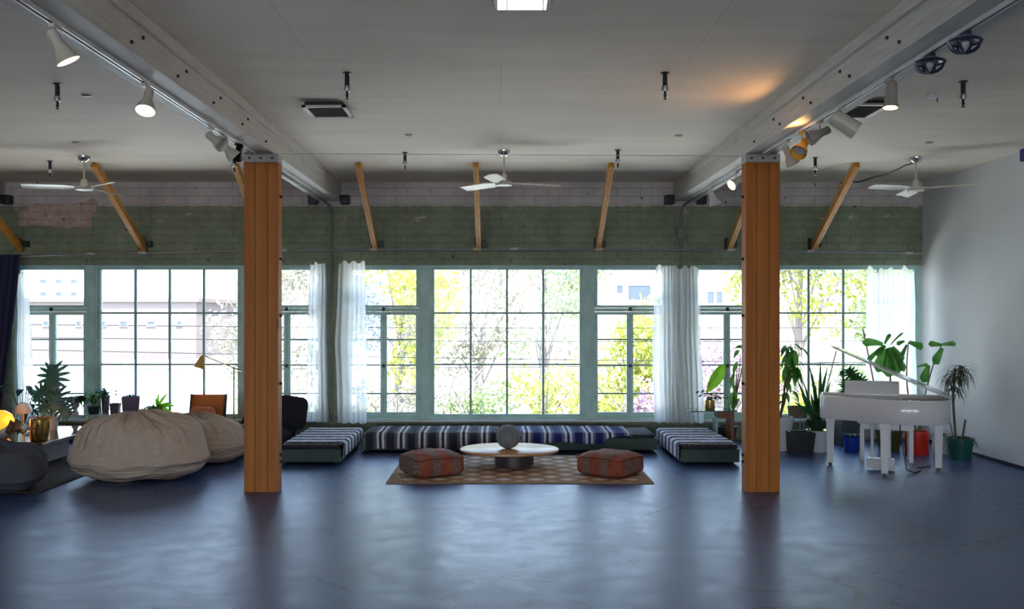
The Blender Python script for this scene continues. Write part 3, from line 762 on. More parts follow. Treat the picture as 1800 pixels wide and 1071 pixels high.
# ---------------------------------------------------------------- bean bags
def beanbag(label, c, r, h, mat, seed, peak, rz=0., name='bean_bag', cat='bean bag'):
    t = thing(name, label, cat, c, rz)
    def fn(p, u, t_):
        n = Vector((p.x/r[0], p.y/r[1], p.z/(h/2)))
        s = (n.z+1)/2                                   # 0 floor .. 1 top
        k = 1-.18*max(0, s-.35)**1.1*1.4
        if s < .32: k *= .84+.16*(s/.32)**.6
        d = math.hypot(n.x-peak[0], n.y-peak[1])
        a = math.atan2(n.y-peak[1], n.x-peak[0])
        fold = sin(a*15+4*noise.noise(Vector((a*2, seed, 0)))+2*d)*.5+.5*sin(a*8+seed+1.5*d)
        w = max(0., s-.40)*1.5
        q = Vector((p.x*k, p.y*k, p.z))
        amp = .034*w*min(1, d*3)*max(.3, 1.2-d*.7)
        dirv = Vector((n.x, n.y, n.z*1.2)).normalized()
        q += dirv*amp*fold
        q += dirv*(.045*noise.noise(Vector((n.x*1.4+seed, n.y*1.4, n.z*1.4)))+.012*noise.noise(Vector((n.x*5, n.y*5, n.z*9+seed))))
        hf = .8*max(0, .7-s)*1.5*sin(n.z*17+3*noise.noise(Vector((n.x*2, n.y*2, seed))))*.010
        q += dirv*hf
        q.z += .05*max(0, 1-d*1.9)*(s > .5)
        return q
    def fn2(p, u, t_):
        q = fn(p, u, t_); q.z = max(q.z, -h/2+.004+0*u); return q
    m = MB().blob((0, 0, h/2), (r[0], r[1], h/2), e=(.58, .95), nu=200, nv=90, fn=fn2)
    m.build('cover', mat, t, 'all')
    pk = Vector((peak[0]*r[0]*.9, peak[1]*r[1]*.9, h))
    return t
def mat_canvas():
    g = G('cream_canvas'); v = g.co()
    b = g.noise(16, 4, .6, v, 1.)
    sep = g.n('SeparateXYZ', Vector=v)
    flat_ = g.n('CombineXYZ', X=g.math('ADD', sep.outputs[0], .07), Y=g.math('ADD', sep.outputs[1], .05)).outputs[0]
    nd = g.n('VectorMath', _operation='NORMALIZE', i0=flat_).outputs[0]
    dirz = g.n('VectorMath', _operation='MULTIPLY', i0=nd, i1=(3.6, 3.6, 3.6)).outputs[0]
    low = g.n('VectorMath', _operation='MULTIPLY', i0=v, i1=(1.5, 1.5, 1.5)).outputs[0]
    rv = g.n('VectorMath', _operation='ADD', i0=dirz, i1=low).outputs[0]
    rad = g.n('TexNoise', Vector=rv, Scale=1.15, Detail=2., Roughness=.55, Distortion=.5).outputs['Fac']
    hor = g.n('TexNoise', Vector=g.co((1.6, 1.6, 11)), Scale=1.1, Detail=3., Roughness=.5, Distortion=.6).outputs['Fac']
    k = g.n('MapRange', Value=sep.outputs[2]); k.inputs[1].default_value = .22; k.inputs[2].default_value = .36
    mixh = g.math('ADD', g.math('MULTIPLY', rad, k.outputs[0]), g.math('MULTIPLY', hor, g.math('SUBTRACT', 1., k.outputs[0])))
    h = g.math('ADD', mixh, g.math('MULTIPLY', b, .05))
    return g.bsdf(Base__Color=g.ramp(b, [(.3, (.50, .40, .315)), (.7, (.58, .465, .37))]), Roughness=.9, Normal=g.bump(h, .7, .11))
M_CANVAS = mat_canvas()
beanbag('big cream canvas bean bag in front, left of the left column', (-3.45, 8.97, 0), (.655, .50), .60, M_CANVAS, 3, (-.10, -.1))
beanbag('cream canvas bean bag behind the biggest one, slumped towards the column', (-3.20, 9.92, 0), (.50, .42), .48, M_CANVAS, 11, (-.2, .1), .3)
beanbag('dark grey round floor cushion at the lower left edge', (-4.56, 8.33, 0), (.52, .46), .415, simple('grey_felt', (.075, .08, .10), .95, bump=.5), 21, (0, 0), name='floor_cushion', cat='cushion')
# black armchair behind the left column
t = thing('armchair', 'low black armchair with a black pillow behind the left timber column', 'armchair', (-2.74, 10.78, 0))
def soft(p, u, t_): return p+p.normalized()*.015*noise.noise(p*7)
M_BLK = simple('black_cloth', (.007, .009, .016), .9, bump=.3)
MB().blob((-.04, 0, .15), (.36, .42, .15), e=(.6, .5), fn=soft, nu=48, nv=24).build('seat', M_BLK, t, True)
MB().blob((-.03, .40, .20), (.32, .10, .20), e=(.5, .5), fn=soft, nu=40, nv=20).build('backrest', M_BLK, t, True)
o = MB().blob((0, 0, 0), (.19, .07, .19), e=(.5, .28), fn=soft, nu=40, nv=20).build('black_pillow', M_BLK, None, True)
o.location = (-2.45, 10.98, .415); o.rotation_euler = (-.25, .14, .1)
tag(o, 'black square pillow propped up on the black armchair', 'pillow')

# ---------------------------------------------------------------- left group: rug, glass table, lamp, chair, dog
o = MB().b2((-2.1, -1.3, 0), (.0, .95, .010), .003).build('brown_rug', simple('brown_carpet', (.06, .04, .038), .95, var=.35, nsc=20, bump=.6)); o.location = (-4.02, 9.5, 0)
tag(o, 'dark brown rug under the glass coffee table at the left', 'rug')
t = thing('glass_coffee_table', 'low coffee table with a mirror-dark top and pale box base at the left', 'table', (-5.25, 9.85, .010))
MB().b2((-.75, -.72, .268), (.78, .78, .293), .004).build('table_top', simple('smoked_glass', (.03, .04, .05), .06, spec=1.), t)
MB().b2((.781, -.72, .262), (.797, .78, .294), .003).build('edge_strip', simple('silver_edge', (.6, .6, .62), .2, .9), t)
MB().b2((-.35, -.42, .055), (.66, .14, .267), .006).build('pedestal', simple('pale_grey_laminate', (.30, .31, .34), .4), t)
MB().b2((-.30, -.38, 0), (.60, .10, .054)).build('plinth', M_BLACK, t)
TT = .304
M_G1 = leafmat('deep_green_leaf', (.016, .075, .025), (.045, .16, .045), trans=.3); M_G2 = leafmat('mid_green_leaf', (.05, .20, .03), (.13, .36, .06), trans=.35)
M_G3 = leafmat('bluish_green_leaf', (.018, .07, .07), (.05, .16, .12)); M_G4 = leafmat('bright_green_leaf', (.14, .38, .02), (.28, .55, .04), trans=.45)
M_G5 = leafmat('yellow_green_leaf', (.22, .30, .03), (.42, .48, .06), trans=.4); M_STEM = simple('green_stem', (.10, .16, .05), .6); M_BARK = simple('brown_stem', (.13, .08, .05), .8, bump=.4)
M_LITLEAF = leafmat('orange_lit_leaf', (.55, .24, .05), (.75, .40, .10))  # orange light falling on the leaves is put into their colour

def leaf(m, p, d, L, W, droop=.3, shape='oval', n=8, roll=None, fold=.15, nrm=None):
    """a curved leaf blade from p along d"""
    d = Vector(d).normalized(); p = Vector(p)
    side = d.cross(Vector((0, 0, 1)))
    side = side.normalized() if side.length > .05 else Vector((1, 0, 0))
    if roll is not None: side = (Quaternion(d, roll) @ side)
    if nrm is not None: side = d.cross(Vector(nrm)).normalized()
    rows = []
    cur = p.copy(); dd = d.copy()
    for i in range(n+1):
        t = i/n
        if shape == 'oval': w = sin(pi*min(1, t*.97+.03)**.8)
        elif shape == 'strap': w = min(1, t*8+.4)*(1-t**3)*.9+.02
        elif shape == 'paddle': w = (sin(pi*t**1.25))**.7 if 0 < t < 1 else .02
        elif shape == 'fiddle': w = (.35+.65*t)*(1-max(0, t-.72)**2*11)**.5 if t < 1 else .12
        else: w = 1-t
        w = max(w, .015)*W/2
        up = side.cross(dd).normalized()
        rows.append([cur-side*w+up*w*fold*2, cur-side*w*.5+up*w*fold, cur, cur+side*w*.5+up*w*fold, cur+side*w+up*w*fold*2])
        cur = cur+dd*L/n
        dd = (dd+Vector((0, 0, -droop/n*1.6))).normalized()
    m.quadgrid(rows); return m
def monstera(m, p, d, R, roll=0., tilt=None):
    """split leaf: fingers off a midrib"""
    d = Vector(d).normalized(); p = Vector(p)
    side = d.cross(Vector((0, -1, .35))).normalized(); side = Quaternion(d, roll) @ side
    nr = side.cross(d).normalized()
    K = 7
    m.quadgrid([[p-side*.36*R*sin(pi*min(1, t+.2))+d*1.35*R*t, p+d*1.35*R*t-nr*.02, p+side*.36*R*sin(pi*min(1, t+.2))+d*1.35*R*t] for t in [i/8 for i in range(9)]])
    for s in (-1, 1):
        for k in range(K):
            t = .02+.90*k/(K-1)
            a = radians(150-135*t)
            L = R*(1.05*sin(pi*(t*.60+.34)))
            base = p+d*2*R*(.22+t*.40)
            di = (side*s*sin(a)+d*cos(a)).normalized()
            ww = R*.25
            perp = di.cross(nr).normalized()
            rows = []
            for i in range(6):
                q = i/5; w = ww*(.45+.55*sin(pi*min(1, q*.8+.25)))/2
                c = base+di*L*q-nr*.18*L*q*q+d*.10*L*q*q
                if i == 5: w *= .35
                rows.append([c-perp*w, c+nr*.02*R, c+perp*w])
            m.quadgrid(rows)
    return m
def potmesh(kind, r, h):
    if kind == 'taper': return MB().lathe([(0, 0), (r*.74, 0), (r*.96, h*.86), (r, h*.86), (r*1.02, h), (r*.92, h), (r*.86, h*.9), (0, h*.9)])
    if kind == 'cyl': return MB().lathe([(0, 0), (r*.95, 0), (r, .01), (r, h), (r*.92, h), (r*.92, h*.9), (0, h*.9)])
    if kind == 'bowl': return MB().lathe([(0, 0), (r*.55, 0), (r*.85, h*.4), (r, h), (r*.93, h), (r*.85, h*.85), (0, h*.85)])
    if kind == 'square':
        m = MB(); a, b = r*.84, r
        m.quadgrid([[(x*q, y*q, z) for x, y in ((-1, -1), (1, -1), (1, 1), (-1, 1))] for q, z in ((.001, 0), (a, 0), (b, h), (b*.9, h), (b*.88, h*.88), (.001, h*.88))], closed_u=True)
        return m
def plant(name, label, cat, loc, kind, r, h, potmat, group=None, rz=0.):
    t = thing(name, label, cat, loc, rz, group)
    potmesh(kind, r, h).build('pot', potmat, t, kind != 'square')
    if kind == 'square': MB().b2((-r*.86, -r*.86, h*.86), (r*.86, r*.86, h*.9)).build('soil', M_SOIL, t)
    else: MB().lathe([(0, h*.91), (r*.84, h*.905), (r*.84, h*.87), (0, h*.87)], seg=18).build('soil', M_SOIL, t)
    return t
def arc(p0, p1, sag=.0, n=6, out=(0, 0, 0)):
    p0, p1, out = Vector(p0), Vector(p1), Vector(out)
    return [p0.lerp(p1, i/n)+out*sin(pi*i/n)+Vector((0, 0, sag*sin(pi*i/n))) for i in range(n+1)]
# ---- left plants
def px3(px, py, Y, o): return at(px, py, Y)-Vector(o)
M_WPOT = simple('white_ceramic', (.62, .64, .68), .25, var=.04); M_DPOT = simple('dark_plastic_pot', (.02, .022, .03), .5)
M_PURP = simple('plum_glazed_pot', (.10, .065, .12), .35, var=.1); M_BPOT = simple('blue_glazed_pot', (.01, .04, .35), .2); M_RPOT = simple('red_glazed_pot', (.62, .03, .015), .3)
M_GPOT = simple('dark_teal_pot', (.012, .085, .07), .35); M_OPOT = simple('olive_pot', (.07, .075, .02), .4); M_WICK = simple('woven_wicker', (.26, .19, .13), .85, nsc=60, var=.5, bump=.8)

o = (-4.90, 10.25, TT); t = plant('monstera', 'big split leaf monstera in a white pot on the dark coffee table', 'potted plant', o, 'taper', .075, .145, M_WPOT)
st = MB(); fo = MB()
for (ax, ay, R, dx, dz, dy, rl) in ((92, 668, .165, .05, -.6, -.12, 0), (70, 692, .13, -.7, -.5, -.1, .1), (98, 705, .15, .30, -.95, -.15, -.1), (114, 722, .12, .7, -.6, -.1, .1), (78, 715, .11, -.3, -.8, -.4, 0)):
    p = px3(ax, ay, 10.15, o)
    d = Vector((dx, dy, dz)).normalized()
    b = p-d*R*1.0
    st.tube(arc((0, 0, .13), b, 0, 8, (0, -.03, .03)), .006, 6)
    monstera(fo, b, d, R*1.15, rl)
st.build('stems', M_STEM, t, True); fo.build('foliage', M_G3, t, 'all', merge=False)
o = (-4.60, 9.37, TT); t = plant('brass_planter', 'brass cylinder planter with orange-lit leaves at the near edge of the coffee table', 'potted plant', o, 'cyl', .09, .21, M_BRASS)
fo = MB()
for k in range(9):
    a = k*2.4+.5; leaf(fo, (0.02*cos(a), .02*sin(a), .19), (cos(a), sin(a)*.6, 1.1), .13, .045, 1.2, n=6)
fo.build('foliage', M_LITLEAF, t, 'all', merge=False)
# mushroom lamp and amber globe
t = thing('mushroom_lamp', 'small white dome shade table lamp behind the amber glass globe', 'lamp', (-5.16, 10.15, TT))
MB().lathe([(0, 0), (.05, 0), (.045, .012), (.013, .03), (.013, .20), (0, .2)]).build('base', M_BRASS, t, True)
MB().lathe([(.085, .19), (.088, .20), (.082, .25), (.055, .295), (.02, .31), (0, .312)]).build('lamp_shade', simple('opal_white', (.75, .73, .70), .3), t, True)
g = G('amber_glass'); gl = g.n('BsdfPrincipled', Base__Color=(.85, .22, .02), Roughness=.12).outputs[0]; em = g.n('Emission', Color=(1., .25, .02), Strength=.55).outputs[0]; MAMB = g.end(g.n('AddShader', i0=gl, i1=em).outputs[0])  # glow added to the amber glass as emission
t = thing('amber_globe', 'glowing amber glass globe at the left edge on the coffee table', 'lamp', (-5.14, 9.62, TT))
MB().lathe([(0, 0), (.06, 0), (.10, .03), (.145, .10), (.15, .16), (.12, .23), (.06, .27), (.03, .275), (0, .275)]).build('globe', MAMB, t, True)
l = bpy.data.lights.new('amber', 'POINT'); l.energy = 1.0; l.color = (1, .42, .10); l.shadow_soft_size = .1
lo = bpy.data.objects.new('amber_glow', l); COL.objects.link(lo); lo.location = (-4.93, 9.55, TT+.22)  # point light added beside the globe to spread its glow
o = (-5.16, 9.93, TT); t = plant('striped_dracaena', 'yellow green strap leaved plant at the left edge beside the amber globe', 'potted plant', (-5.42, 9.9, TT), 'cyl', .06, .1, M_DPOT)
fo = MB()
for k in range(16):
    a = k*2.4; leaf(fo, (.0, .0, .09), (cos(a)*.8, sin(a)*.6, 1.), .30, .02, .9, 'strap', 7)
fo.build('foliage', M_G5, t, 'all', merge=False)
# plants in the far left corner
for i, (x, y, h, mt, lb, seed) in enumerate(((-6.05, 10.9, .55, M_G1, 'dark leafy plant in the far left corner under the navy curtain', 3), (-5.62, 11.05, .62, M_G3, 'bluish broad leaved plant in front of the left sheer curtain', 8))):
    t = plant('leafy_plant', lb, 'potted plant', (x, y, 0), 'taper', .13, .24, M_DPOT); rn = random.Random(seed); st = MB(); fo = MB()
    for k in range(15):
        a = rn.uniform(0, 6.28); e = Vector((cos(a)*rn.uniform(.05, .24), sin(a)*rn.uniform(.05, .18), h*rn.uniform(.62, 1.25)))
        st.tube(arc((0, 0, .2), e, .03), .004, 5)
        leaf(fo, e, (cos(a), sin(a), rn.uniform(-.4, .5)), rn.uniform(.13, .20), rn.uniform(.07, .10), .9, n=6)
    st.build('stems', M_STEM, t, True); fo.build('foliage', mt, t, 'all', merge=False)
# plant bench under the left window
BZ = .37
t = thing('plant_bench', 'narrow pale plant bench with thin metal legs under the left window', 'bench', (-4.72, 11.3, 0))
MB().b2((-.62, -.17, BZ-.018), (.66, .17, BZ), .004).build('bench_top', simple('pale_glass_top', (.45, .56, .58), .15), t)
for x in (-.58, -.2, .2, .62):
    for y in (-.14, .14): MB().tube([(x, y, 0), (x, y, BZ-.019)], .007, 8).build('leg', M_BRASS if x < -.1 else M_STEEL, t, True)
def B(px): return fx(px, 11.3)
o = (B(166), 11.28, BZ); t = plant('palm', 'green feathery palm on the plant bench beside the plum pot', 'potted plant', o, 'taper', .075, .09, M_DPOT); fo = MB(); rn = random.Random(5)
for k in range(40):
    a = rn.uniform(0, 6.28); leaf(fo, (0, 0, .09), (cos(a)*.75, sin(a)*.5, rn.uniform(.7, 2.)), rn.uniform(.26, .44), .028, rn.uniform(1.2, 2.4), 'strap', 8)
fo.build('foliage', M_G2, t, 'all', merge=False)
o = (B(182), 11.36, BZ); t = plant('leafy_plant', 'tall plum grey pot with small leaves, behind the palm', 'potted plant', o, 'taper', .052, .215, M_PURP); fo = MB(); rn = random.Random(6)
for k in range(14):
    a = rn.uniform(0, 6.28); leaf(fo, (0.03*cos(a), .03*sin(a), .2+.05*rn.random()), (cos(a), sin(a), 1.), rn.uniform(.09, .15), .045, .8, n=5)
fo.build('foliage', M_G3, t, 'all', merge=False)
o = (B(203), 11.3, BZ); t = plant('seedling_pot', 'small dark square pot with a thin seedling between the plum pots', 'potted plant', o, 'square', .052, .125, M_PURP); fo = MB(); st = MB()
st.tube(arc((0, 0, .11), (.01, 0, .30), 0, 5, (.01, 0, 0)), .003, 5)
for k in range(7):
    a = k*2.1; leaf(fo, (.006, 0, .20+.015*k), (cos(a), sin(a), .3), .10, .032, .3, n=5)
st.build('stems', M_STEM, t); fo.build('foliage', M_G3, t, 'all', merge=False)
o = (B(230), 11.3, BZ); t = plant('succulent_pot', 'large square plum pot with tiny sprouts on the plant bench', 'potted plant', o, 'square', .105, .205, M_PURP, rz=.35); fo = MB()
for k in range(16):
    a = k*2.4; leaf(fo, (.07*cos(a)*(k/16), .07*sin(a)*(k/16), .18), (cos(a)*.5, sin(a)*.5, 1), .07, .018, .2, n=4)
fo.build('foliage', M_G3, t, 'all', merge=False)
o = (B(277), 11.28, BZ-.0); t = plant('bowl_plant', 'shallow tan bowl with dense low green leaves on the right end of the plant bench', 'potted plant', (B(274), 11.28, BZ), 'bowl', .095, .07, simple('tan_clay', (.30, .22, .12), .7)); fo = MB(); rn = random.Random(9)
for k in range(60):
    a = rn.uniform(0, 6.28); rr = rn.uniform(0, .08)
    leaf(fo, (rr*cos(a)-.03, rr*sin(a), .055+.03*rn.random()), (cos(a)-.3, sin(a), rn.uniform(0, 1.)), rn.uniform(.04, .08), .04, .7, n=4)
fo.build('foliage', M_G2, t, 'all', merge=False); fo = MB()
for dx, dz, L, W in ((.10, 1.0, .20, .04), (.5, .9, .24, .045), (.9, .55, .20, .045), (1., .35, .24, .05), (.9, -.05, .20, .05), (-.1, 1., .14, .035)):
    leaf(fo, (.03, 0, .07), (dx, -.15, dz), L, W, .35, n=7, nrm=(-.2, -1, .4))
fo.build('tall_leaves', M_G4, t, 'all', merge=False)
# head shaped planter
t = thing('bust_planter', 'small white bust planter with trailing dark leaves on the plant bench', 'planter', (B(139), 11.2, BZ))
MB().lathe([(0, 0), (.05, 0), (.045, .02), (.026, .05), (.03, .07), (.055, .10), (.062, .14), (.055, .18), (.035, .2), (0, .2)], sx=.85).build('bust', M_WPOT, t, True)
fo = MB(); rn = random.Random(12)
for k in range(34):
    a = rn.uniform(0, 6.28); leaf(fo, (.03*cos(a), .03*sin(a), .2), (cos(a), sin(a)*.7, rn.uniform(-.2, .7)), rn.uniform(.08, .16), .045, 1.9, n=6)
fo.build('foliage', M_G1, t, 'all', merge=False)
t = thing('trailing_plant', 'low trailing dark green plant on the floor under the plant bench', 'potted plant', (-4.55, 10.92, 0))
potmesh('bowl', .1, .12).build('pot', M_DPOT, t, True); fo = MB()
for k in range(70):
    a = rn.uniform(0, 6.28); rr = rn.uniform(.0, .16); leaf(fo, (rr*cos(a), rr*.6*sin(a), .12+.12*rn.random()), (cos(a), sin(a), rn.uniform(-.3, .8)), .09, .045, .8, n=4)
fo.build('foliage', M_G1, t, 'all', merge=False)
# sling chair + pillow
M_SLING = simple('orange_leather', (.50, .14, .025), .5, var=.1, bump=.2); M_DWOOD = simple('dark_stained_wood', (.06, .03, .015), .45)
t = thing('sling_chair', 'orange leather sling chair with a dark frame behind the bean bags', 'chair', (-3.49, 10.95, 0))
rows = []
for i in range(15):
    q = i/14
    if q < .5: y = -.25+.42*(q/.5); z = .28-.08*(q/.5)-.02*sin(pi*q*2)
    else: s = (q-.5)/.5; y = .17+.11*s; z = .20+.405*s
    rows.append([(x, y-.0, z+.0) for x in (-.19, -.1, 0, .1, .19)])
sl = MB().quadgrid(rows).build('seat_sling', M_SLING, t, 'all'); md = sl.modifiers.new('thick', 'SOLIDIFY'); md.thickness = .007
for s in (-1, 1):
    MB().bar((s*.205, .13, .0), (s*.205, .285, .61), .022, .03, .004).build('back_post', M_DWOOD, t)
    MB().bar((s*.205, -.27, .0), (s*.205, -.25, .30), .022, .03, .004).bar((s*.205, -.26, .27), (s*.205, .20, .22), .022, .03, .004).build('side_frame', M_DWOOD, t)
m = MB()
for s in (-1, 1):
    for k in range(7): m.blob((s*.172, .19+.092*k/7, .27+.32*k/7), (.006, .006, .006), nu=8, nv=5)
for k in range(7): m.blob((-.15+.05*k, .262, .585), (.006, .006, .006), nu=8, nv=5)
m.build('brass_studs', M_BRASS, t, True)
o = MB().blob((0, 0, 0), (.145, .055, .105), e=(.5, .35), fn=soft, nu=36, nv=18).build('orange_pillow', simple('coral_velvet', (.72, .26, .14), .85, bump=.2), None, True)
o.location = (-3.50, 11.04, .375); o.rotation_euler = (-.2, 0, .05); tag(o, 'small coral orange pillow on the leather sling chair', 'pillow')
# brass floor lamp
PX, PY_ = fx(411, 11.3), 11.3
t = thing('floor_lamp', 'thin brass floor lamp with slanted arm and cone shade before the left window', 'lamp', (PX, PY_, 0))
MB().lathe([(0, 0), (.11, 0), (.11, .012), (.012, .02), (0, .02)]).build('base', M_BRASS, t, True)
MB().tube([(0, 0, .015), (0, 0, .93)], .009, 8).build('pole', M_BRASS, t, True)
e1 = Vector((-.37, 0, 1.07)); MB().tube([(.09, 0, .88), (0, 0, .92), e1], .008, 8).build('arm', M_BRASS, t, True)
MB().blob((0, 0, .92), (.013, .013, .013), nu=10, nv=6).build('joint', M_BRASS, t, True)
MB().lathe([(.014, .0), (.02, -.01), (.072, -.15), (.066, -.15), (.014, -.01)], e1+Vector((-.005, 0, 0)), 20, (.28, 0, 1)).build('lamp_shade', simple('mustard_enamel', (.62, .36, .08), .4), t, True)
MB().blob(e1+Vector((-.035, 0, -.115)), (.026, .026, .03), nu=12, nv=8).build('bulb', BULB2, t, True)
# ---- dog
g = G('dog_coat'); v = g.co()
def near(c, r):
    dd = g.n('VectorMath', _operation='DISTANCE', i0=g.n('VectorMath', _operation='ADD', i0=v, i1=g.n('VectorMath', _operation='SCALE', i0=g.n('TexNoise', Vector=v, Scale=14.).outputs['Color'], Scale=.03).outputs[0]).outputs[0], i1=c)
    return g.ramp(dd.outputs['Value'], [(r, 1.), (r+.012, 0.)])
brown = g.math('MAXIMUM', near((.335, 0.015, .465), .058), near((-.22, .015, .30), .10))
c = g.mix(brown, (.70, .63, .56), (.24, .11, .05)); c = g.mix(near((.46, .01, .44), .03), c, (.36, .22, .18))
M_DOG = g.bsdf(Base__Color=c, Roughness=.9, Normal=g.bump(g.noise(180, 3), .4, .003))
t = thing('dog', 'small white dog with a brown head behind the grey floor cushion, looking right', 'dog', (-4.97, 8.965, 0))
t.scale = (1.08,)*3
me = bpy.data.meshes.new('body')
J = [((-.28, 0, .13), .075), ((-.20, 0, .20), .085), ((-.06, 0, .26), .075), ((.08, 0, .31), .085), ((.17, 0, .35), .07), ((.24, 0, .405), .046), ((.305, 0, .455), .050), ((.355, 0, .462), .042), ((.41, 0, .440), .024), ((.455, 0, .432), .017),
     ((.12, -.06, .22), .030), ((.14, -.065, .11), .020), ((.15, -.065, .02), .018), ((.19, -.065, .014), .014),
     ((.12, .06, .22), .030), ((.14, .065, .11), .020), ((.15, .065, .02), .018), ((.19, .065, .014), .014),
     ((-.16, -.085, .13), .050), ((-.08, -.10, .08), .030), ((-.19, -.10, .03), .017), ((-.10, -.10, .014), .014),
     ((-.16, .085, .13), .050), ((-.08, .10, .08), .030), ((-.19, .10, .03), .017), ((-.10, .10, .014), .014),
     ((-.36, 0, .10), .018), ((-.45, .02, .05), .010)]
E = [(0, 1), (1, 2), (2, 3), (3, 4), (4, 5), (5, 6), (6, 7), (7, 8), (8, 9), (3, 10), (10, 11), (11, 12), (12, 13), (3, 14), (14, 15), (15, 16), (16, 17), (0, 18), (18, 19), (19, 20), (20, 21), (0, 22), (22, 23), (23, 24), (24, 25), (0, 26), (26, 27)]
me.from_pydata([j[0] for j in J], E, []); body = bpy.data.objects.new('body', me); COL.objects.link(body); body.parent = t; me.materials.append(M_DOG)
body.modifiers.new('skin', 'SKIN')
for i, (_, r) in enumerate(J): me.skin_vertices[0].data[i].radius = (r, r)
me.skin_vertices[0].data[0].use_root = True
body.modifiers.new('sub', 'SUBSURF').levels = 2; body.modifiers['sub'].render_levels = 2; body.modifiers['skin'].use_smooth_shade = True
M_EAR = simple('brown_ear', (.16, .07, .035), .9)
for s in (-1, 1):
    m = MB(); m.quadgrid([[(.30-.012*k, s*(.035+.008*k-.004*(k == 4)), .505-.006*k*k+(.022 if k else .0)*(k < 2)) for _ in (0,)]+[(.30+.035*(1-abs(k-1.5)/3), s*(.045+.010*k), .500-.007*k*k)]+[(.335-.01*k, s*(.04+.006*k), .503-.008*k*k)] for k in range(5)])
    e = m.build('ear', M_EAR, t, 'all'); e.modifiers.new('thick', 'SOLIDIFY').thickness = .006
    MB().blob((.385, s*.028, .470), (.006, .005, .006), nu=10, nv=6).build('eye', M_BLACK, t, True)
MB().blob((.476, 0, .436), (.009, .010, .008), nu=12, nv=8).build('nose', M_BLACK, t, True)

# ================================================================ right side: plants
YT = 10.95
t = thing('side_table', 'glass topped side table with a brown wooden leg behind the right daybed', 'table', (2.42, YT, 0))
MB().b2((-.24, -.18, .442), (.30, .18, .456), .004).build('table_top', simple('green_edge_glass', (.10, .17, .15), .08, spec=1.), t)
M_CL = mat_wood('red_brown_wood', (.16, .045, .02), (.30, .10, .04), (10, 10, 3))
MB().b2((.235, -.12, 0), (.275, .14, .441), .006).build('leg', M_CL, t)
MB().b2((.10, -.12, .36), (.234, .14, .441), .006).build('bracket', M_CL, t)
MB().b2((.09, .02, .0), (.12, .17, .36), .004).build('leg', M_FRAME, t)
o = (fx(1246, YT), YT-.05, .456); t = plant('peperomia', 'small plant in a brass pot on the glass side table', 'potted plant', o, 'cyl', .060, .115, M_BRASS); fo = MB(); rn = random.Random(31); st = MB()
for k in range(14):
    a = rn.uniform(0, 6.28); e = Vector((cos(a)*rn.uniform(.05, .13), sin(a)*.06, .11+rn.uniform(.02, .12))); st.tube(arc((0, 0, .1), e, .02), .0025, 5)
    leaf(fo, e, (cos(a), sin(a)-.3, -.2), .065, .05, .5, n=5)
st.build('stems', simple('pink_stem', (.35, .10, .10), .6), t, True); fo.build('foliage', M_G1, t, 'all', merge=False)
o = (2.72, 11.30, 0)
t = plant('banana_plant', 'tall leggy plant with one bright green paddle leaf left of the right column', 'potted plant', o, 'taper', .12, .22, M_DPOT); st = MB(); fo = MB(); fd = MB()
tops = [(1302, 622), (1311, 600), (1296, 640), (1290, 660)]
for px, py in tops: st.tube(arc((0, 0, .2), px3(px, py, 11.25, o), 0, 8, (.03, 0, 0)), [.011-.0008*k for k in range(9)], 6)
p = px3(1241, 692, 11.2, o); q = px3(1272, 644, 11.2, o); leaf(fo, p, q-p, (q-p).length*1.08, .155, -.05, 'paddle', 12, nrm=(.3, -1, .2))
st.tube(arc(p+Vector((0.03, 0, 0)), px3(1285, 700, 11.25, o), -.02), .005, 6)
fo.build('bright_leaf', M_G4, t, 'all', merge=False)
for px, py, dx, dz, L in ((1306, 612, -.5, .3, .12), (1300, 616, -.9, -.5, .12), (1296, 636, -.6, -1, .16), (1312, 600, .6, .4, .15), (1312, 606, .9, -.4, .18), (1291, 655, -.5, -1., .2), (1286, 670, .3, -1, .28), (1289, 690, -.5, -1, .24), (1304, 660, .6, -.8, .2), (1300, 700, -.7, -.7, .22)):
    leaf(fd, px3(px, py, 11.25, o), (dx, -.2, dz), L*1.1, .048, .9, n=7, nrm=(.2, -1, .5))
fd.build('foliage', M_G2, t, 'all', merge=False); st.build('stems', M_BARK, t, True)
# plant right of column
o = (3.22, 10.85, 0); t = plant('rubber_plant', 'tall drooping leafy plant in a big pale pot just right of the right column', 'potted plant', o, 'taper', .165, .38, M_WPOT); st = MB(); fo = MB(); rn = random.Random(41)
for px, py in ((1386, 612), (1395, 625), (1380, 640)): st.tube(arc((0, 0, .34), px3(px, py, 10.85, o), 0, 8, (.02, 0, 0)), [.012-.0008*k for k in range(9)], 6)
for k in range(46):
    z = rn.uniform(0, 1); a = rn.uniform(0, 6.28); b = px3(1391+rn.uniform(-9, 9), 608+z*50, 10.85+rn.uniform(-.1, .1), o)
    leaf(fo, b, (cos(a), sin(a)*.8, rn.uniform(-.3, .7) if z < .15 else rn.uniform(-1.4, -.1)), rn.uniform(.16, .25), rn.uniform(.045, .065), 1.3, n=7)
for k in range(12):
    a = rn.uniform(0, 6.28); leaf(fo, px3(1384+rn.uniform(-6, 6), 672+40*rn.random(), 10.85, o), (cos(a), sin(a), -.3), .22, .05, 1.2, n=6)
fo.build('foliage', M_G2, t, 'all', merge=False); st.build('stems', M_BARK, t, True)
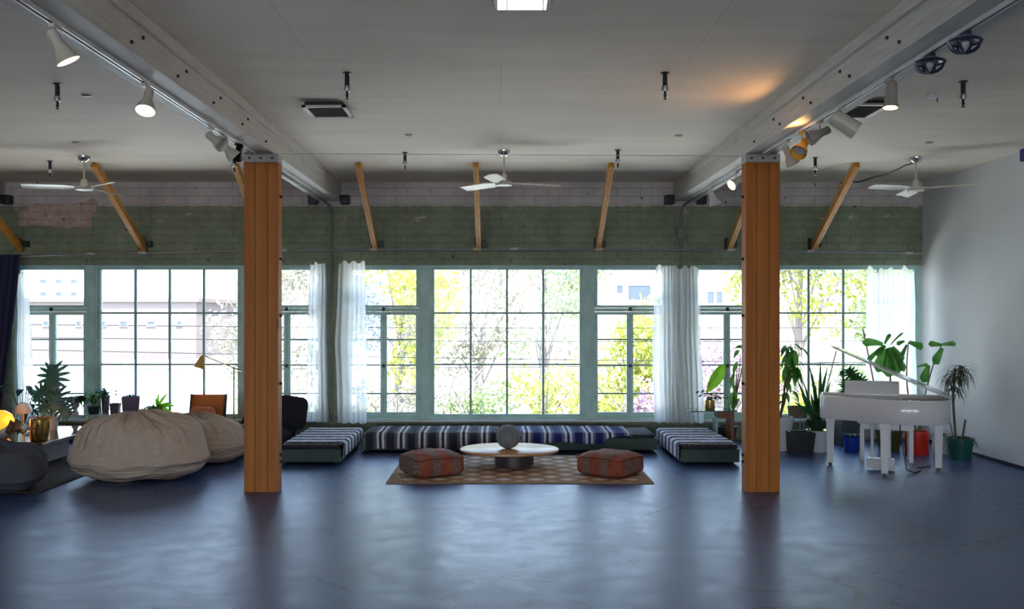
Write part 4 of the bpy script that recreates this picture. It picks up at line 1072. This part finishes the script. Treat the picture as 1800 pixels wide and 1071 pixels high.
# black cube pot with woven basket stand
t = thing('wicker_basket', 'woven brown basket planter on thin legs right of the right column', 'planter', (fx(1402, 10.95), 10.95, 0))
MB().lathe([(0, .36), (.10, .36), (.115, .47), (.115, .49), (.10, .49), (.095, .40), (0, .4)], seg=26).build('basket', M_WICK, t, True)
for k in range(3):
    a = 2.1*k+.5; MB().tube([(.10*cos(a), .10*sin(a), .38), (.09*cos(a), .09*sin(a), 0)], .005, 6).build('leg', M_STEEL, t)
t = plant('cube_planter', 'black cube planter on the floor right of the right column', 'planter', (fx(1407, 10.6), 10.62, 0), 'square', .135, .235, M_DPOT)
o = (fx(1443, 10.6), 10.72, 0); t = thing('cylinder_planter', 'white cylinder planter holding up the snake plant', 'planter', o)
potmesh('cyl', .115, .24).build('pot', M_WPOT, t, True); MB().lathe([(0, .2405), (.13, .2405), (.13, .247), (0, .247)]).build('lid', simple('yellow_green_glass', (.22, .28, .06), .1), t)
o2 = (fx(1436, 10.72), 10.72, .2475); t = plant('snake_plant', 'tall snake plant with sword leaves above the white cylinder planter', 'potted plant', o2, 'bowl', .125, .12, simple('dark_green_pot', (.02, .06, .03), .35)); fo = MB(); rn = random.Random(51)
for px, py in ((1400, 664), (1408, 690), (1422, 638), (1428, 655), (1442, 635), (1455, 640), (1449, 660), (1412, 668), (1434, 672), (1460, 668), (1395, 705), (1425, 690)):
    p = Vector((rn.uniform(-.05, .05), rn.uniform(-.05, .05), .09)); q = px3(px, py, 10.7+rn.uniform(-.12, .12), o2)
    leaf(fo, p, q-p, (q-p).length, .052, .02, 'strap', 8, nrm=(rn.uniform(-.8, .8), -1, 0))
fo.build('foliage', M_G1, t, 'all', merge=False)
t = thing('grey_pedestal', 'dark grey box pedestal left of the piano legs under the monstera', 'pedestal', (fx(1490, 11.2), 11.2, 0))
MB().b2((-.12, -.14, .0), (.12, .14, .365), .006).build('box', simple('slate_laminate', (.05, .06, .075), .45), t)
o = (fx(1492, 11.2), 11.2, .366); t = plant('monstera', 'dark monstera above the left end of the piano', 'potted plant', o, 'taper', .09, .12, M_DPOT); st = MB(); fo = MB()
for px, py, R, dx, dz, rl in ((1500, 662, .12, .3, -.6, 0), (1485, 678, .10, -.6, -.5, .2), (1515, 672, .11, .7, -.5, .1), (1498, 690, .10, .1, -1, 0), (1480, 655, .05, -.1, .8, 0), (1520, 690, .09, .8, -.4, .2), (1478, 695, .08, -.7, -.5, 0)):
    p = px3(px, py, 11.1, o); d = Vector((dx, -.4, dz)).normalized(); b = p-d*R; st.tube(arc((0, 0, .1), b, 0, 7, (0, -.02, .02)), .005, 6); monstera(fo, b, d, R, rl)
st.build('stems', M_STEM, t, True); fo.build('foliage', M_G1, t, 'all', merge=False)
o = (fx(1502, 10.6), 10.7, 0); t = plant('blue_pot_plant', 'blue glazed pot with low leaves on the floor behind the piano', 'potted plant', o, 'cyl', .085, .17, M_BPOT); fo = MB()
for k in range(9): a = k*2.4; leaf(fo, (0, 0, .15), (cos(a), sin(a), 1.2), .14, .04, 1, n=5)
fo.build('foliage', M_G1, t, 'all', merge=False)
# fiddle leaf figs
o = (fx(1566, 10.75), 10.8, 0); t = plant('fiddle_leaf_fig', 'fiddle leaf fig with a big leaf cluster above the piano, in an olive pot', 'potted plant', o, 'taper', .15, .24, M_OPOT); st = MB(); fo = MB(); YF = 10.8
st.tube(arc((0, 0, .2), px3(1562, 612, YF, o), 0, 8, (.02, 0, 0)), [.014-.0007*k for k in range(9)], 8)
c0 = px3(1560, 612, YF, o)
for px0, py0, px, py, W, rl in ((1552, 606, 1518, 596, .12, .9), (1553, 610, 1521, 632, .07, .8), (1555, 605, 1563, 586, .055, .9), (1565, 607, 1584, 583, .03, 1.), (1560, 612, 1580, 655, .19, 1.0), (1556, 614, 1540, 650, .17, 1.1), (1566, 612, 1592, 650, .10, .9), (1568, 610, 1588, 634, .11, .8), (1562, 614, 1560, 660, .20, 1.2), (1556, 608, 1540, 622, .10, .5)):
    p = px3(px0, py0, YF-.02, o); q = px3(px, py, YF-.10, o); leaf(fo, p, q-p, (q-p).length*1.05, W, .25, 'fiddle', 9, nrm=(.25*(rl-1)*4, -1, .35))
fo.build('foliage', M_G2, t, 'all', merge=False); st.build('stems', M_BARK, t, True)
pp = px3(1513, 634, YF-.05, o); MB().tube([(-.06, 0, .2), px3(1517, 578, YF-.05, o)], .008, 8).build('stake', simple('red_brown_stake', (.22, .07, .03), .6), t, True)
o = (fx(1615, 10.45), 10.5, 0); t = plant('fiddle_leaf_fig', 'lanky fiddle leaf fig in a red pot between the piano and the right wall', 'potted plant', o, 'cyl', .125, .26, M_RPOT); st = MB(); fo = MB(); YF = 10.5
st.tube(arc((0, 0, .24), px3(1597, 602, YF, o), 0, 8, (-.06, 0, 0)), [.010-.0005*k for k in range(9)], 6)
st.tube(arc((.02, 0, .24), px3(1641, 640, YF, o), 0, 6, (-.02, 0, 0))+[px3(1640, 628, YF, o), px3(1654, 612, YF, o), px3(1652, 606, YF, o)], .007, 6)
for px0, py0, px, py, W, rl in ((1597, 602, 1622, 610, .11, .9), (1590, 600, 1576, 604, .06, .9), (1655, 607, 1633, 603, .085, .9), (1655, 606, 1679, 603, .07, 1.1), (1656, 612, 1641, 638, .12, 1.0), (1632, 642, 1621, 670, .13, 1.1), (1612, 645, 1630, 640, .045, .6), (1594, 606, 1584, 625, .06, .8)):
    p = px3(px0, py0, YF, o); q = px3(px, py, YF-.04, o); leaf(fo, p, q-p, (q-p).length*1.05, W, .12, 'fiddle', 9, nrm=(.2, -1, .3))
fo.build('foliage', M_G2, t, 'all', merge=False); st.build('stems', M_BARK, t, True)
o = (fx(1659, 10.5), 10.55, 0); t = plant('white_pot_plant', 'white cylinder pot with thin leaves beside the green pot', 'potted plant', o, 'cyl', .10, .20, M_WPOT); fo = MB()
for k in range(9): a = k*2.4; leaf(fo, (0, 0, .18), (cos(a), sin(a), 1.), .22, .014, 1.6, 'strap', 6)
fo.build('foliage', M_G1, t, 'all', merge=False)
o = (fx(1692, 10.1), 10.15, 0); t = plant('dragon_tree', 'dragon tree with spiky crowns in a dark teal pot against the right wall', 'potted plant', o, 'taper', .14, .23, M_GPOT); st = MB(); fo = MB(); rn = random.Random(61); YD = 10.15
crowns = [((1678, 668), .30, 60), ((1690, 655), .30, 60), ((1683, 690), .2, 20), ((1672, 683), .2, 16)]
st.tube(arc((-.05, 0, .2), px3(1675, 700, YD, o), 0, 6)+[px3(1676, 680, YD, o), px3(1680, 648, YD, o)], .013, 7)
st.tube(arc((.02, 0, .2), px3(1697, 738, YD, o), 0, 6), .012, 7); st.tube([(-.07, 0, .2), px3(1665, 720, YD, o)], .006, 6)
for (px, py), L, nL in crowns:
    b = px3(px, py, YD, o)
    for k in range(nL):
        a = rn.uniform(0, 6.28); el = rn.uniform(-.1, 1.6); leaf(fo, b+Vector((0, 0, rn.uniform(-.03, .05))), (cos(a)*.9, sin(a)*.9, el), L*rn.uniform(.6, 1.), .013, rn.uniform(1.6, 3.), 'strap', 8)
for k in range(10):
    a = rn.uniform(-.4, 3.5); leaf(fo, (0, 0, .22), (cos(a), -abs(sin(a)), .6), .26, .02, 1.8, 'strap', 7)
fo.build('foliage', leafmat('dull_green_strap', (.03, .06, .025), (.10, .12, .06)), t, 'all', merge=False); st.build('stems', M_BARK, t, True)

# ================================================================ piano
M_PIANO = simple('white_lacquer', (.74, .74, .75), .12, var=.02, nsc=2)
YAW = radians(-20)
t = thing('grand_piano', 'white baby grand piano with raised lid near the right wall', 'piano', (3.80, 9.32, 0), YAW)
out = [(-.60, .40), (-.60, .10), (-.595, .0), (-.57, -.07), (-.52, -.125), (-.43, -.16), (-.33, -.19), (-.24, -.235), (-.15, -.30), (-.05, -.365), (.06, -.41), (.18, -.43), (.31, -.425), (.43, -.38), (.52, -.30), (.57, -.2), (.60, -.08), (.60, .40)]
def inset(pts, d):
    n = len(pts); r = []
    for i in range(n):
        a = Vector(pts[i-1]); b = Vector(pts[i]); c = Vector(pts[(i+1) % n])
        e1 = (b-a).normalized(); e2 = (c-b).normalized(); nn = (Vector((-e1.y, e1.x))+Vector((-e2.y, e2.x)))
        nn.normalize(); r.append(tuple(b+nn*d/max(.5, nn.dot(Vector((-e1.y, e1.x))))))
    return r
inn = inset(out, .028)
m = MB(); zb, zt = .515, .745
def ring(p, z): return [(x, y, z) for x, y in p]
m.quadgrid([ring(inset(out, .008), zb), ring(out, zb+.01), ring(out, zt-.006), ring(inset(out, .005), zt), ring(inn, zt), ring(inn, .66)], closed_u=True)
m.poly(ring(inset(out, .008), zb))
m.build('rim', M_PIANO, t, True)
MB().poly(ring(inset(out, .02), .665)).build('soundboard', simple('gold_spruce', (.48, .28, .09), .35), t)
mm = MB()
for k in range(14):
    x = -.5+.075*k; mm.tube([(x, .2, .70), (x+.04, -.05-.25*min(1, k/8), .70)], .003, 4, False)
mm.build('strings', M_STEEL, t)
MB().b2((-.52, .37, .60), (.52, .49, .635), .004).build('key_bed', M_PIANO, t)
k_ = MB()
for i in range(36): x = -.50+i*.0278; k_.b2((x+.0005, .405, .636), (x+.027, .485, .65))
k_.build('white_keys', simple('ivory', (.85, .83, .78), .25), t)
k_ = MB()
for i in range(35):
    if i % 7 not in (2, 6): x = -.50+(i+1)*.0278; k_.b2((x-.007, .405, .651), (x+.007, .455, .66))
k_.build('black_keys', M_BLACK, t)
for s in (-1, 1): MB().b2((s*.56-.04, .38, .60), (s*.56+.04, .50, .72), .008).build('key_cheek', M_PIANO, t)
MB().box((-.10, .27, .805), (.52, .014, .155), Matrix.Rotation(-.22, 3, 'X'), .012).box((-.10, .27, .79), (.40, .02, .10), Matrix.Rotation(-.22, 3, 'X'), .01).build('music_desk', M_PIANO, t, True)
def leg(x, y):
    MB().quadgrid([[(x+a*q, y+b*q, z) for a, b in ((-1, -1), (1, -1), (1, 1), (-1, 1))] for q, z in ((.001, .514), (.046, .514), (.046, .46), (.040, .455), (.040, .44), (.030, .03), (.001, .03))], closed_u=True).build('leg', M_PIANO, t)
    MB().lathe([(0, 0), (.014, 0), (.017, .008), (.017, .029), (0, .029)], (x, y, 0), 12).build('caster', M_BRASS, t)
leg(-.50, .27); leg(.52, .27); leg(.0, -.28)
for x in (-.10, .06): MB().b2((x-.016, .12, .12), (x+.016, .15, .514), .004).build('lyre_post', M_PIANO, t)
MB().b2((-.15, .07, .02), (.11, .16, .115), .01).build('pedal_box', M_PIANO, t)
for x in (-.08, -.02, .04): MB().b2((x-.01, .16, .035), (x+.01, .24, .045), .003).build('pedal', M_BRASS, t)
# lid hinged on the bass side (+x), raised
lid = bpy.data.objects.new('lid', bpy.data.meshes.new('lid')); COL.objects.link(lid)
bm = bmesh.new(); lo_ = [bm.verts.new((x-.60, y, 0)) for x, y in inset(out, -.008)]; f = bm.faces.new(lo_)
r = bmesh.ops.extrude_face_region(bm, geom=[f]); bmesh.ops.translate(bm, vec=(0, 0, .018), verts=[v for v in r['geom'] if isinstance(v, bmesh.types.BMVert)])
bmesh.ops.recalc_face_normals(bm, faces=bm.faces); bm.to_mesh(lid.data); bm.free(); lid.data.materials.append(M_PIANO)
lid.parent = t; lid.location = (.60, 0, .748); lid.rotation_euler = (0, radians(24), 0)
MB().tube([(-.55, .20, .745), (-.44, .20, 1.19)], .007, 8).build('lid_prop', M_PIANO, t, True)
# bench
t = thing('piano_bench', 'white piano bench behind the grand piano', 'bench', (4.13, 10.06, 0), YAW)
MB().b2((-.29, -.16, .40), (.29, .16, .435), .012).build('seat', M_PIANO, t, True); MB().b2((-.26, -.14, .34), (.26, .14, .399), .004).build('apron', M_PIANO, t)
for sx in (-1, 1):
    for sy in (-1, 1): MB().b2((sx*.24-.022, sy*.12-.022, 0), (sx*.24+.022, sy*.12+.022, .34), .004).build('leg', M_PIANO, t)
o = Vector((3.98, 9.25, .6)); pts = [(fx(1586, 9.3), 9.36, .51), (fx(1583, 9.3), 9.3, .35), (fx(1586, 9.3), 9.25, .15), (fx(1592, 9.25), 9.22, .03), (fx(1605, 9.25), 9.2, .008), (fx(1618, 9.35), 9.35, .008), (fx(1611, 9.5), 9.5, .008), (fx(1640, 9.55), 9.6, .008)]
tag(MB().tube(pts, .006, 6).build('power_cable', M_BLACK, None, True), 'black cable hanging from the piano and curling on the floor', 'cable')
# ================================================================ outdoors
GZ = -3.2
def flat(name, pts, mat): return struct(MB().poly(pts).build(name, mat))
M_LOT = simple('pale_flat_roof', (.42, .45, .47), .8, var=.03)
M_EARTH = simple('dry_hillside', (.22, .19, .15), .9, var=.25, nsc=.8)
flat('ground', [(-90, D+.4, GZ), (90, D+.4, GZ), (90, 160, GZ), (-90, 160, GZ)], simple('pale_asphalt', (.3, .3, .3), .9))
struct(MB().b2((-20, D+.29, -1.0), (20, 16.9, -.48)).build('bounce_terrace_floor', simple('bounce_terrace_white', (.85, .81, .74), .8, var=.04)))  # unseen terrace added to bounce sunlight up to the ceiling
struct(MB().b2((-34, 17.2, GZ), (-4.6, 58, -1.2)).build('flat_roof_ground', M_LOT))
rows = []
for j in range(26):
    y = 20+j*2.6; row = []
    for i in range(31):
        x = -8+i*2.6
        k = min(1, max(0, (x+6)/5.))
        z = GZ+.3+k*((y-18)*.085+.8*noise.noise(Vector((x*.12, y*.12, 3))))*1.0
        row.append((x, y, z))
    rows.append(row)
struct(MB().quadgrid(rows).build('hillside_ground', M_EARTH, smooth='all'))
def HZ(x, y): return GZ+.3+min(1, max(0, (x+6)/5.))*((y-18)*.085+.8*noise.noise(Vector((x*.12, y*.12, 3))))
M_BRK = simple('pink_brick_wall', (.125, .09, .083), .85, var=.08); M_PALE = simple('cream_render', (.40, .39, .38), .8, var=.02); M_WIN = simple('blue_grey_window', (.035, .046, .062), .3)
def house(name, label, x0, x1, y0, y1, z0, z1, wall, wins, roof=None, cat='building'):
    t = thing(name, label, cat, ((x0+x1)/2, y0, z0)); c = Vector(t.location)
    MB().b2(Vector((x0, y0, z0))-c, Vector((x1, y1, z1))-c).build('walls', wall, t)
    MB().b2(Vector((x0-.2, y0-.2, z1))-c, Vector((x1+.2, y1+.2, z1+.25))-c).build('parapet', roof or wall, t)
    for (a, b, za, zb) in wins:
        f = rect_frame(MB(), a, b, za, zb, .08, y0-.08, y0+.0); f.v = [tuple(Vector(p)-c) for p in f.v]; f = f.build('window', M_PALE, t)
        MB().b2(Vector((a+.08, y0-.03, za+.08))-c, Vector((b-.08, y0-.002, zb-.08))-c).build('pane', M_WIN, f)
    return t
Y1 = 60.
w1 = [(fx(a, Y1), fx(b, Y1), fz(574, Y1), fz(563, Y1)) for a, b in ((75, 88), (133, 145), (178, 188), (210, 226), (258, 275), (310, 322))]
house('brick_building', 'low pink brick building with a row of windows seen through the left window', fx(-60, Y1), fx(345, Y1), Y1, Y1+10, -1.2, fz(531, Y1), M_BRK, w1)
Y2 = 95.
w2 = [(fx(a, Y2), fx(a+13, Y2), fz(b+9, Y2), fz(b, Y2)) for a in (70, 97, 124) for b in (491, 513)]
house('apartment_block', 'pale apartment block with small square windows beyond the brick building', fx(-40, Y2), fx(160, Y2), Y2, Y2+14, GZ, fz(462, Y2), M_PALE, w2)
Y3 = 62.
w3 = [(fx(1082, Y3), fx(1096, Y3), fz(518, Y3), fz(500, Y3)), (fx(1102, Y3), fx(1145, Y3), fz(530, Y3), fz(500, Y3)), (fx(1241, Y3), fx(1256, Y3), fz(536, Y3), fz(511, Y3)), (fx(1257, Y3), fx(1271, Y3), fz(536, Y3), fz(511, Y3))]
house('white_house', 'white house with large windows on the hill behind the right trees', fx(1045, Y3), fx(1330, Y3), Y3, Y3+8, 0, fz(470, Y3), M_PALE, w3)
house('garden_shed', 'small brick orange shed among the trees behind the middle window', fx(719, 40), fx(732, 40), 40, 42, -2, fz(596, 40), M_BRK, [])
M_L = [leafmat('tree_yellow_green', (.26, .30, .035), (.56, .55, .11), .8, .4), leafmat('tree_pale_green', (.17, .24, .09), (.38, .46, .20), .8, .4), leafmat('tree_olive', (.24, .22, .15), (.44, .40, .30), .8, .4), leafmat('blossom_pink', (.40, .24, .33), (.60, .42, .52), .8, .4), leafmat('hill_blue_green', (.20, .25, .28), (.34, .38, .42), .8, .3)]
for _m in M_L:
    for _e in [n for n in _m.node_tree.nodes if n.type == 'VALTORGB'][0].color_ramp.elements: _e.color = (_e.color[0]*.82, _e.color[1]*.82, _e.color[2]*.82, 1)
M_TRUNK = simple('pale_bark', (.20, .165, .14), .9)
TN = [0]
def tree(name, label, x, y, h, r, mi, n, ls=.2, zb=None, twigs=14, crown_lo=.25, cat='tree'):
    TN[0] += 1; rn = random.Random(TN[0]*7+1)
    z0 = HZ(x, y) if zb is None else zb
    t = thing(name, label, cat, (x, y, z0), group=None)
    tr = MB(); tr.tube(arc((0, 0, -.1), (rn.uniform(-.3, .3), 0, h*.6), 0, 6, (rn.uniform(-.2, .2), 0, 0)), [.09*h/4*(1-.1*k) for k in range(7)], 7)
    for k in range(twigs):
        a = rn.uniform(0, 6.28); zz = h*rn.uniform(.15, .6); e = Vector((cos(a)*r*rn.uniform(.5, 1), sin(a)*r*rn.uniform(.5, 1), min(h*1.05, zz+rn.uniform(.2, .5)*h)))
        tr.tube(arc((0, 0, zz), e, .1, 5), [.03*(1-.15*q) for q in range(6)], 5, False)
        for q in range(3):
            b = Vector((0, 0, zz)).lerp(e, rn.uniform(.4, .9)); tr.tube([b, b+Vector((rn.uniform(-.6, .6), rn.uniform(-.6, .6), rn.uniform(-.1, .7)))], .011, 4, False)
    tr.build('trunk', M_TRUNK, t, True)
    fo = MB(); blobs = [(Vector((rn.uniform(-.6, .6)*r, rn.uniform(-.6, .6)*r, h*rn.uniform(crown_lo+.1, .9))), r*rn.uniform(.3, .6)) for _ in range(9)]
    for k in range(int(n*1.5)):
        b, br = rn.choice(blobs)
        d = Vector((rn.gauss(0, 1), rn.gauss(0, 1), rn.gauss(0, .8))).normalized()*br*rn.uniform(.5, 1.05)
        p = b+d; u = Vector((rn.gauss(0, 1), rn.gauss(0, 1), rn.gauss(0, 1))).normalized(); v = u.cross(Vector((rn.gauss(0, 1), rn.gauss(0, 1), rn.gauss(0, 1)))).normalized()
        s = ls*.68*rn.uniform(.5, 1.2)
        fo.poly([p-u*s, p-v*s*.45, p+u*s, p+v*s*.45])
    fo.build('crown', M_L[mi], t, merge=False)
T = [('pine_tree', 'tall pale tree behind the right half of the left window', -6.2, 26, 6.2, 2.2, 2, 2600, .16),
     ('bare_tree', 'hazy tree left of the middle window, beyond the left curtains', -2.6, 24, 6.0, 1.9, 0, 1800, .15),
     ('bare_tree', 'thin branched tree outside the left part of the middle window', -.6, 27, 7.0, 2.0, 2, 1500, .14),
     ('bare_tree', 'thin branched tree outside the middle of the middle window', 1.4, 30, 7.0, 2.2, 1, 1500, .15),
     ('leafy_tree', 'yellow green tree outside the right part of the middle window', 3.6, 27, 3.3, 1.8, 0, 2200, .15),
     ('blossom_tree', 'pink blossoming tree outside, near the paired sheer curtains', 6.0, 23, 3.2, 1.7, 3, 2600, .13),
     ('leafy_tree', 'yellow green tree outside directly beyond the right column', 9.6, 30, 7.2, 2.2, 0, 3000, .17),
     ('leafy_tree', 'full pale green tree outside the right window beside the column', 12.0, 27, 6.4, 2.5, 1, 3200, .17),
     ('leafy_tree', 'yellow green tree outside behind the piano', 14.0, 30, 7.0, 2.6, 0, 3200, .18),
     ('leafy_tree', 'olive green tree outside behind the far right curtain', 13.0, 22, 4.6, 1.8, 2, 2400, .15)]
for q in T: tree(*q[:4], q[4]+(q[3]-18)*.11, *q[5:])
for i, (x, y, mi, lb) in enumerate(((-5.4, 22, 1, 'broad leaved green shrub low outside the left window'), (-3.9, 21, 0, 'yellow green shrub low outside beside the left column'), (-2.2, 20, 2, 'olive shrub low outside the left end of the middle window'),
        (-.6, 20.5, 1, 'pale green shrub low outside the middle window, left of the ball'), (.9, 20, 0, 'yellow green shrub low outside the middle window, right of the ball'), (2.2, 20.5, 0, 'brightest yellow green shrub low outside the middle window'), (3.5, 20, 3, 'pink flowering shrub low outside the right end of the middle window'),
        (5.0, 20, 2, 'olive shrub low outside near the paired curtains'), (6.6, 20.5, 0, 'yellow green shrub low outside above the glass side table'), (8.4, 21, 1, 'pale green shrub low outside right of the right column'), (10.4, 21, 0, 'yellow green shrub low outside behind the snake plant'))):
    tree('shrub', lb, x, y, 3.1, 1.15, mi, 1500, .10, None, 8, .05, 'shrub')
for i in range(9):
    x = -14+i*7.; tree('hill_tree', 'hazy distant tree on the hill, number %s from the left' % ('first second third fourth fifth sixth seventh eighth ninth'.split()[i]), x, 84+(i % 3)*4, 8.5, 4.2, (4, 2, 1)[i % 3], 1500, .42, None if x > -2 else GZ, 6)
M_CAB = simple('cable_rubber', (.02, .022, .025), 1., spec=0.)
for i, (ya, yb, Y, lb) in enumerate(((569, 574, 15.5, 'topmost power line outside the windows'), (592, 598, 15.8, 'second power line from the top outside the windows'), (612, 640, 16.2, 'third power line from the top, sloping outside the windows'), (650, 632, 16.6, 'lowest power line outside the windows'))):
    a = Vector((-9.5, Y, fz(ya, Y))); b = Vector((9.5, Y, fz(yb, Y)))
    tag(MB().tube([a.lerp(b, k/12)+Vector((0, 0, -.05*sin(pi*k/12))) for k in range(13)], .007, 6).build('power_line', M_CAB, None, True), lb, 'power line', 'power lines outside')
for x, lb in ((-9.6, 'utility pole outside beyond the left wall'), (9.6, 'utility pole outside beyond the right wall')):
    t = thing('utility_pole', lb, 'utility pole', (x, 16, GZ)); MB().tube([(0, 0, 0), (0, 0, 6.5)], .13, 12).build('pole', M_BARK, t, True)
    MB().b2((-.06, -.8, 4.6), (.06, .9, 4.72)).build('crossarm', M_BARK, t)

# ================================================================ light
w = bpy.data.worlds.new('sky'); SC.world = w; w.use_nodes = True; nt = w.node_tree; nt.nodes.clear()
def wn(t): return nt.nodes.new('ShaderNode'+t)
tc = wn('TexCoord'); sp_ = wn('SeparateXYZ'); cr = wn('ValToRGB'); bg = wn('Background'); ow = wn('OutputWorld'); mp = wn('MapRange')
nt.links.new(tc.outputs['Generated'], sp_.inputs[0]); nt.links.new(sp_.outputs[2], mp.inputs[0]); mp.inputs[1].default_value = -1; mp.inputs[2].default_value = 1
nt.links.new(mp.outputs[0], cr.inputs[0])
e = cr.color_ramp.elements; e[0].position = .48; e[0].color = (.62, .66, .66, 1); e[1].position = .52; e[1].color = (.86, .93, 1., 1)
x = e.new(.75); x.color = (.5, .68, 1., 1)
nt.links.new(cr.outputs[0], bg.inputs[0])
m2 = wn('MapRange'); m2.interpolation_type = 'SMOOTHSTEP'          # sky brightened on the sun's side to fill the room through the rear windows
nt.links.new(sp_.outputs[1], m2.inputs[0]); m2.inputs[1].default_value = .3; m2.inputs[2].default_value = -.8; m2.inputs[3].default_value = WORLD_STRENGTH; m2.inputs[4].default_value = WORLD_REAR
nt.links.new(m2.outputs[0], bg.inputs[1])
nt.links.new(bg.outputs[0], ow.inputs[0])
sun = bpy.data.lights.new('sun', 'SUN'); sun.energy = SUN_STRENGTH; sun.angle = radians(1.); sun.color = (1, .93, .84)
so = bpy.data.objects.new('sun', sun); COL.objects.link(so); so.location = (0, -10, 20); so.rotation_euler = Vector((-.2, .42, -.9)).to_track_quat('-Z', 'Y').to_euler()
for i, (a, b, yy, zz, rr) in enumerate([(*q, D+.2, (ZS, ZT), -90) for q in BAYS]+[(*q, YR-.15, (.5, 2.5), 90) for q in RW]):
    l = bpy.data.lights.new('portal', 'AREA'); l.shape = 'RECTANGLE'; l.size = b-a; l.size_y = zz[1]-zz[0]; l.cycles.is_portal = True
    lo = bpy.data.objects.new('daylight_portal', l); COL.objects.link(lo); lo.location = ((a+b)/2, yy, (zz[0]+zz[1])/2); lo.rotation_euler = (radians(rr), 0, 0)

# ================================================================ camera
cam = bpy.data.cameras.new('camera'); co = bpy.data.objects.new('camera', cam); COL.objects.link(co); SC.camera = co
co.location = (0, 0, EYE); co.rotation_euler = (radians(90), 0, 0)
cam.sensor_width = 36; cam.lens = 36*F/1800; cam.shift_x = (900-CX)/1800; cam.shift_y = (CY-535.5)/1800
cam.clip_start = .05; cam.clip_end = 400
vs = SC.view_settings; SC.display_settings.display_device = 'sRGB'; vs.view_transform = 'Standard'; vs.look = 'None'; vs.gamma = 1; vs.use_curve_mapping = False; vs.exposure = EXPOSURE
SC.cycles.max_bounces = 10; SC.cycles.diffuse_bounces = 5; SC.cycles.glossy_bounces = 4; SC.cycles.transparent_max_bounces = 12; SC.cycles.transmission_bounces = 4
SC.cycles.sample_clamp_indirect = 6; SC.cycles.use_denoising = True; SC.cycles.caustics_reflective = False; SC.cycles.caustics_refractive = False
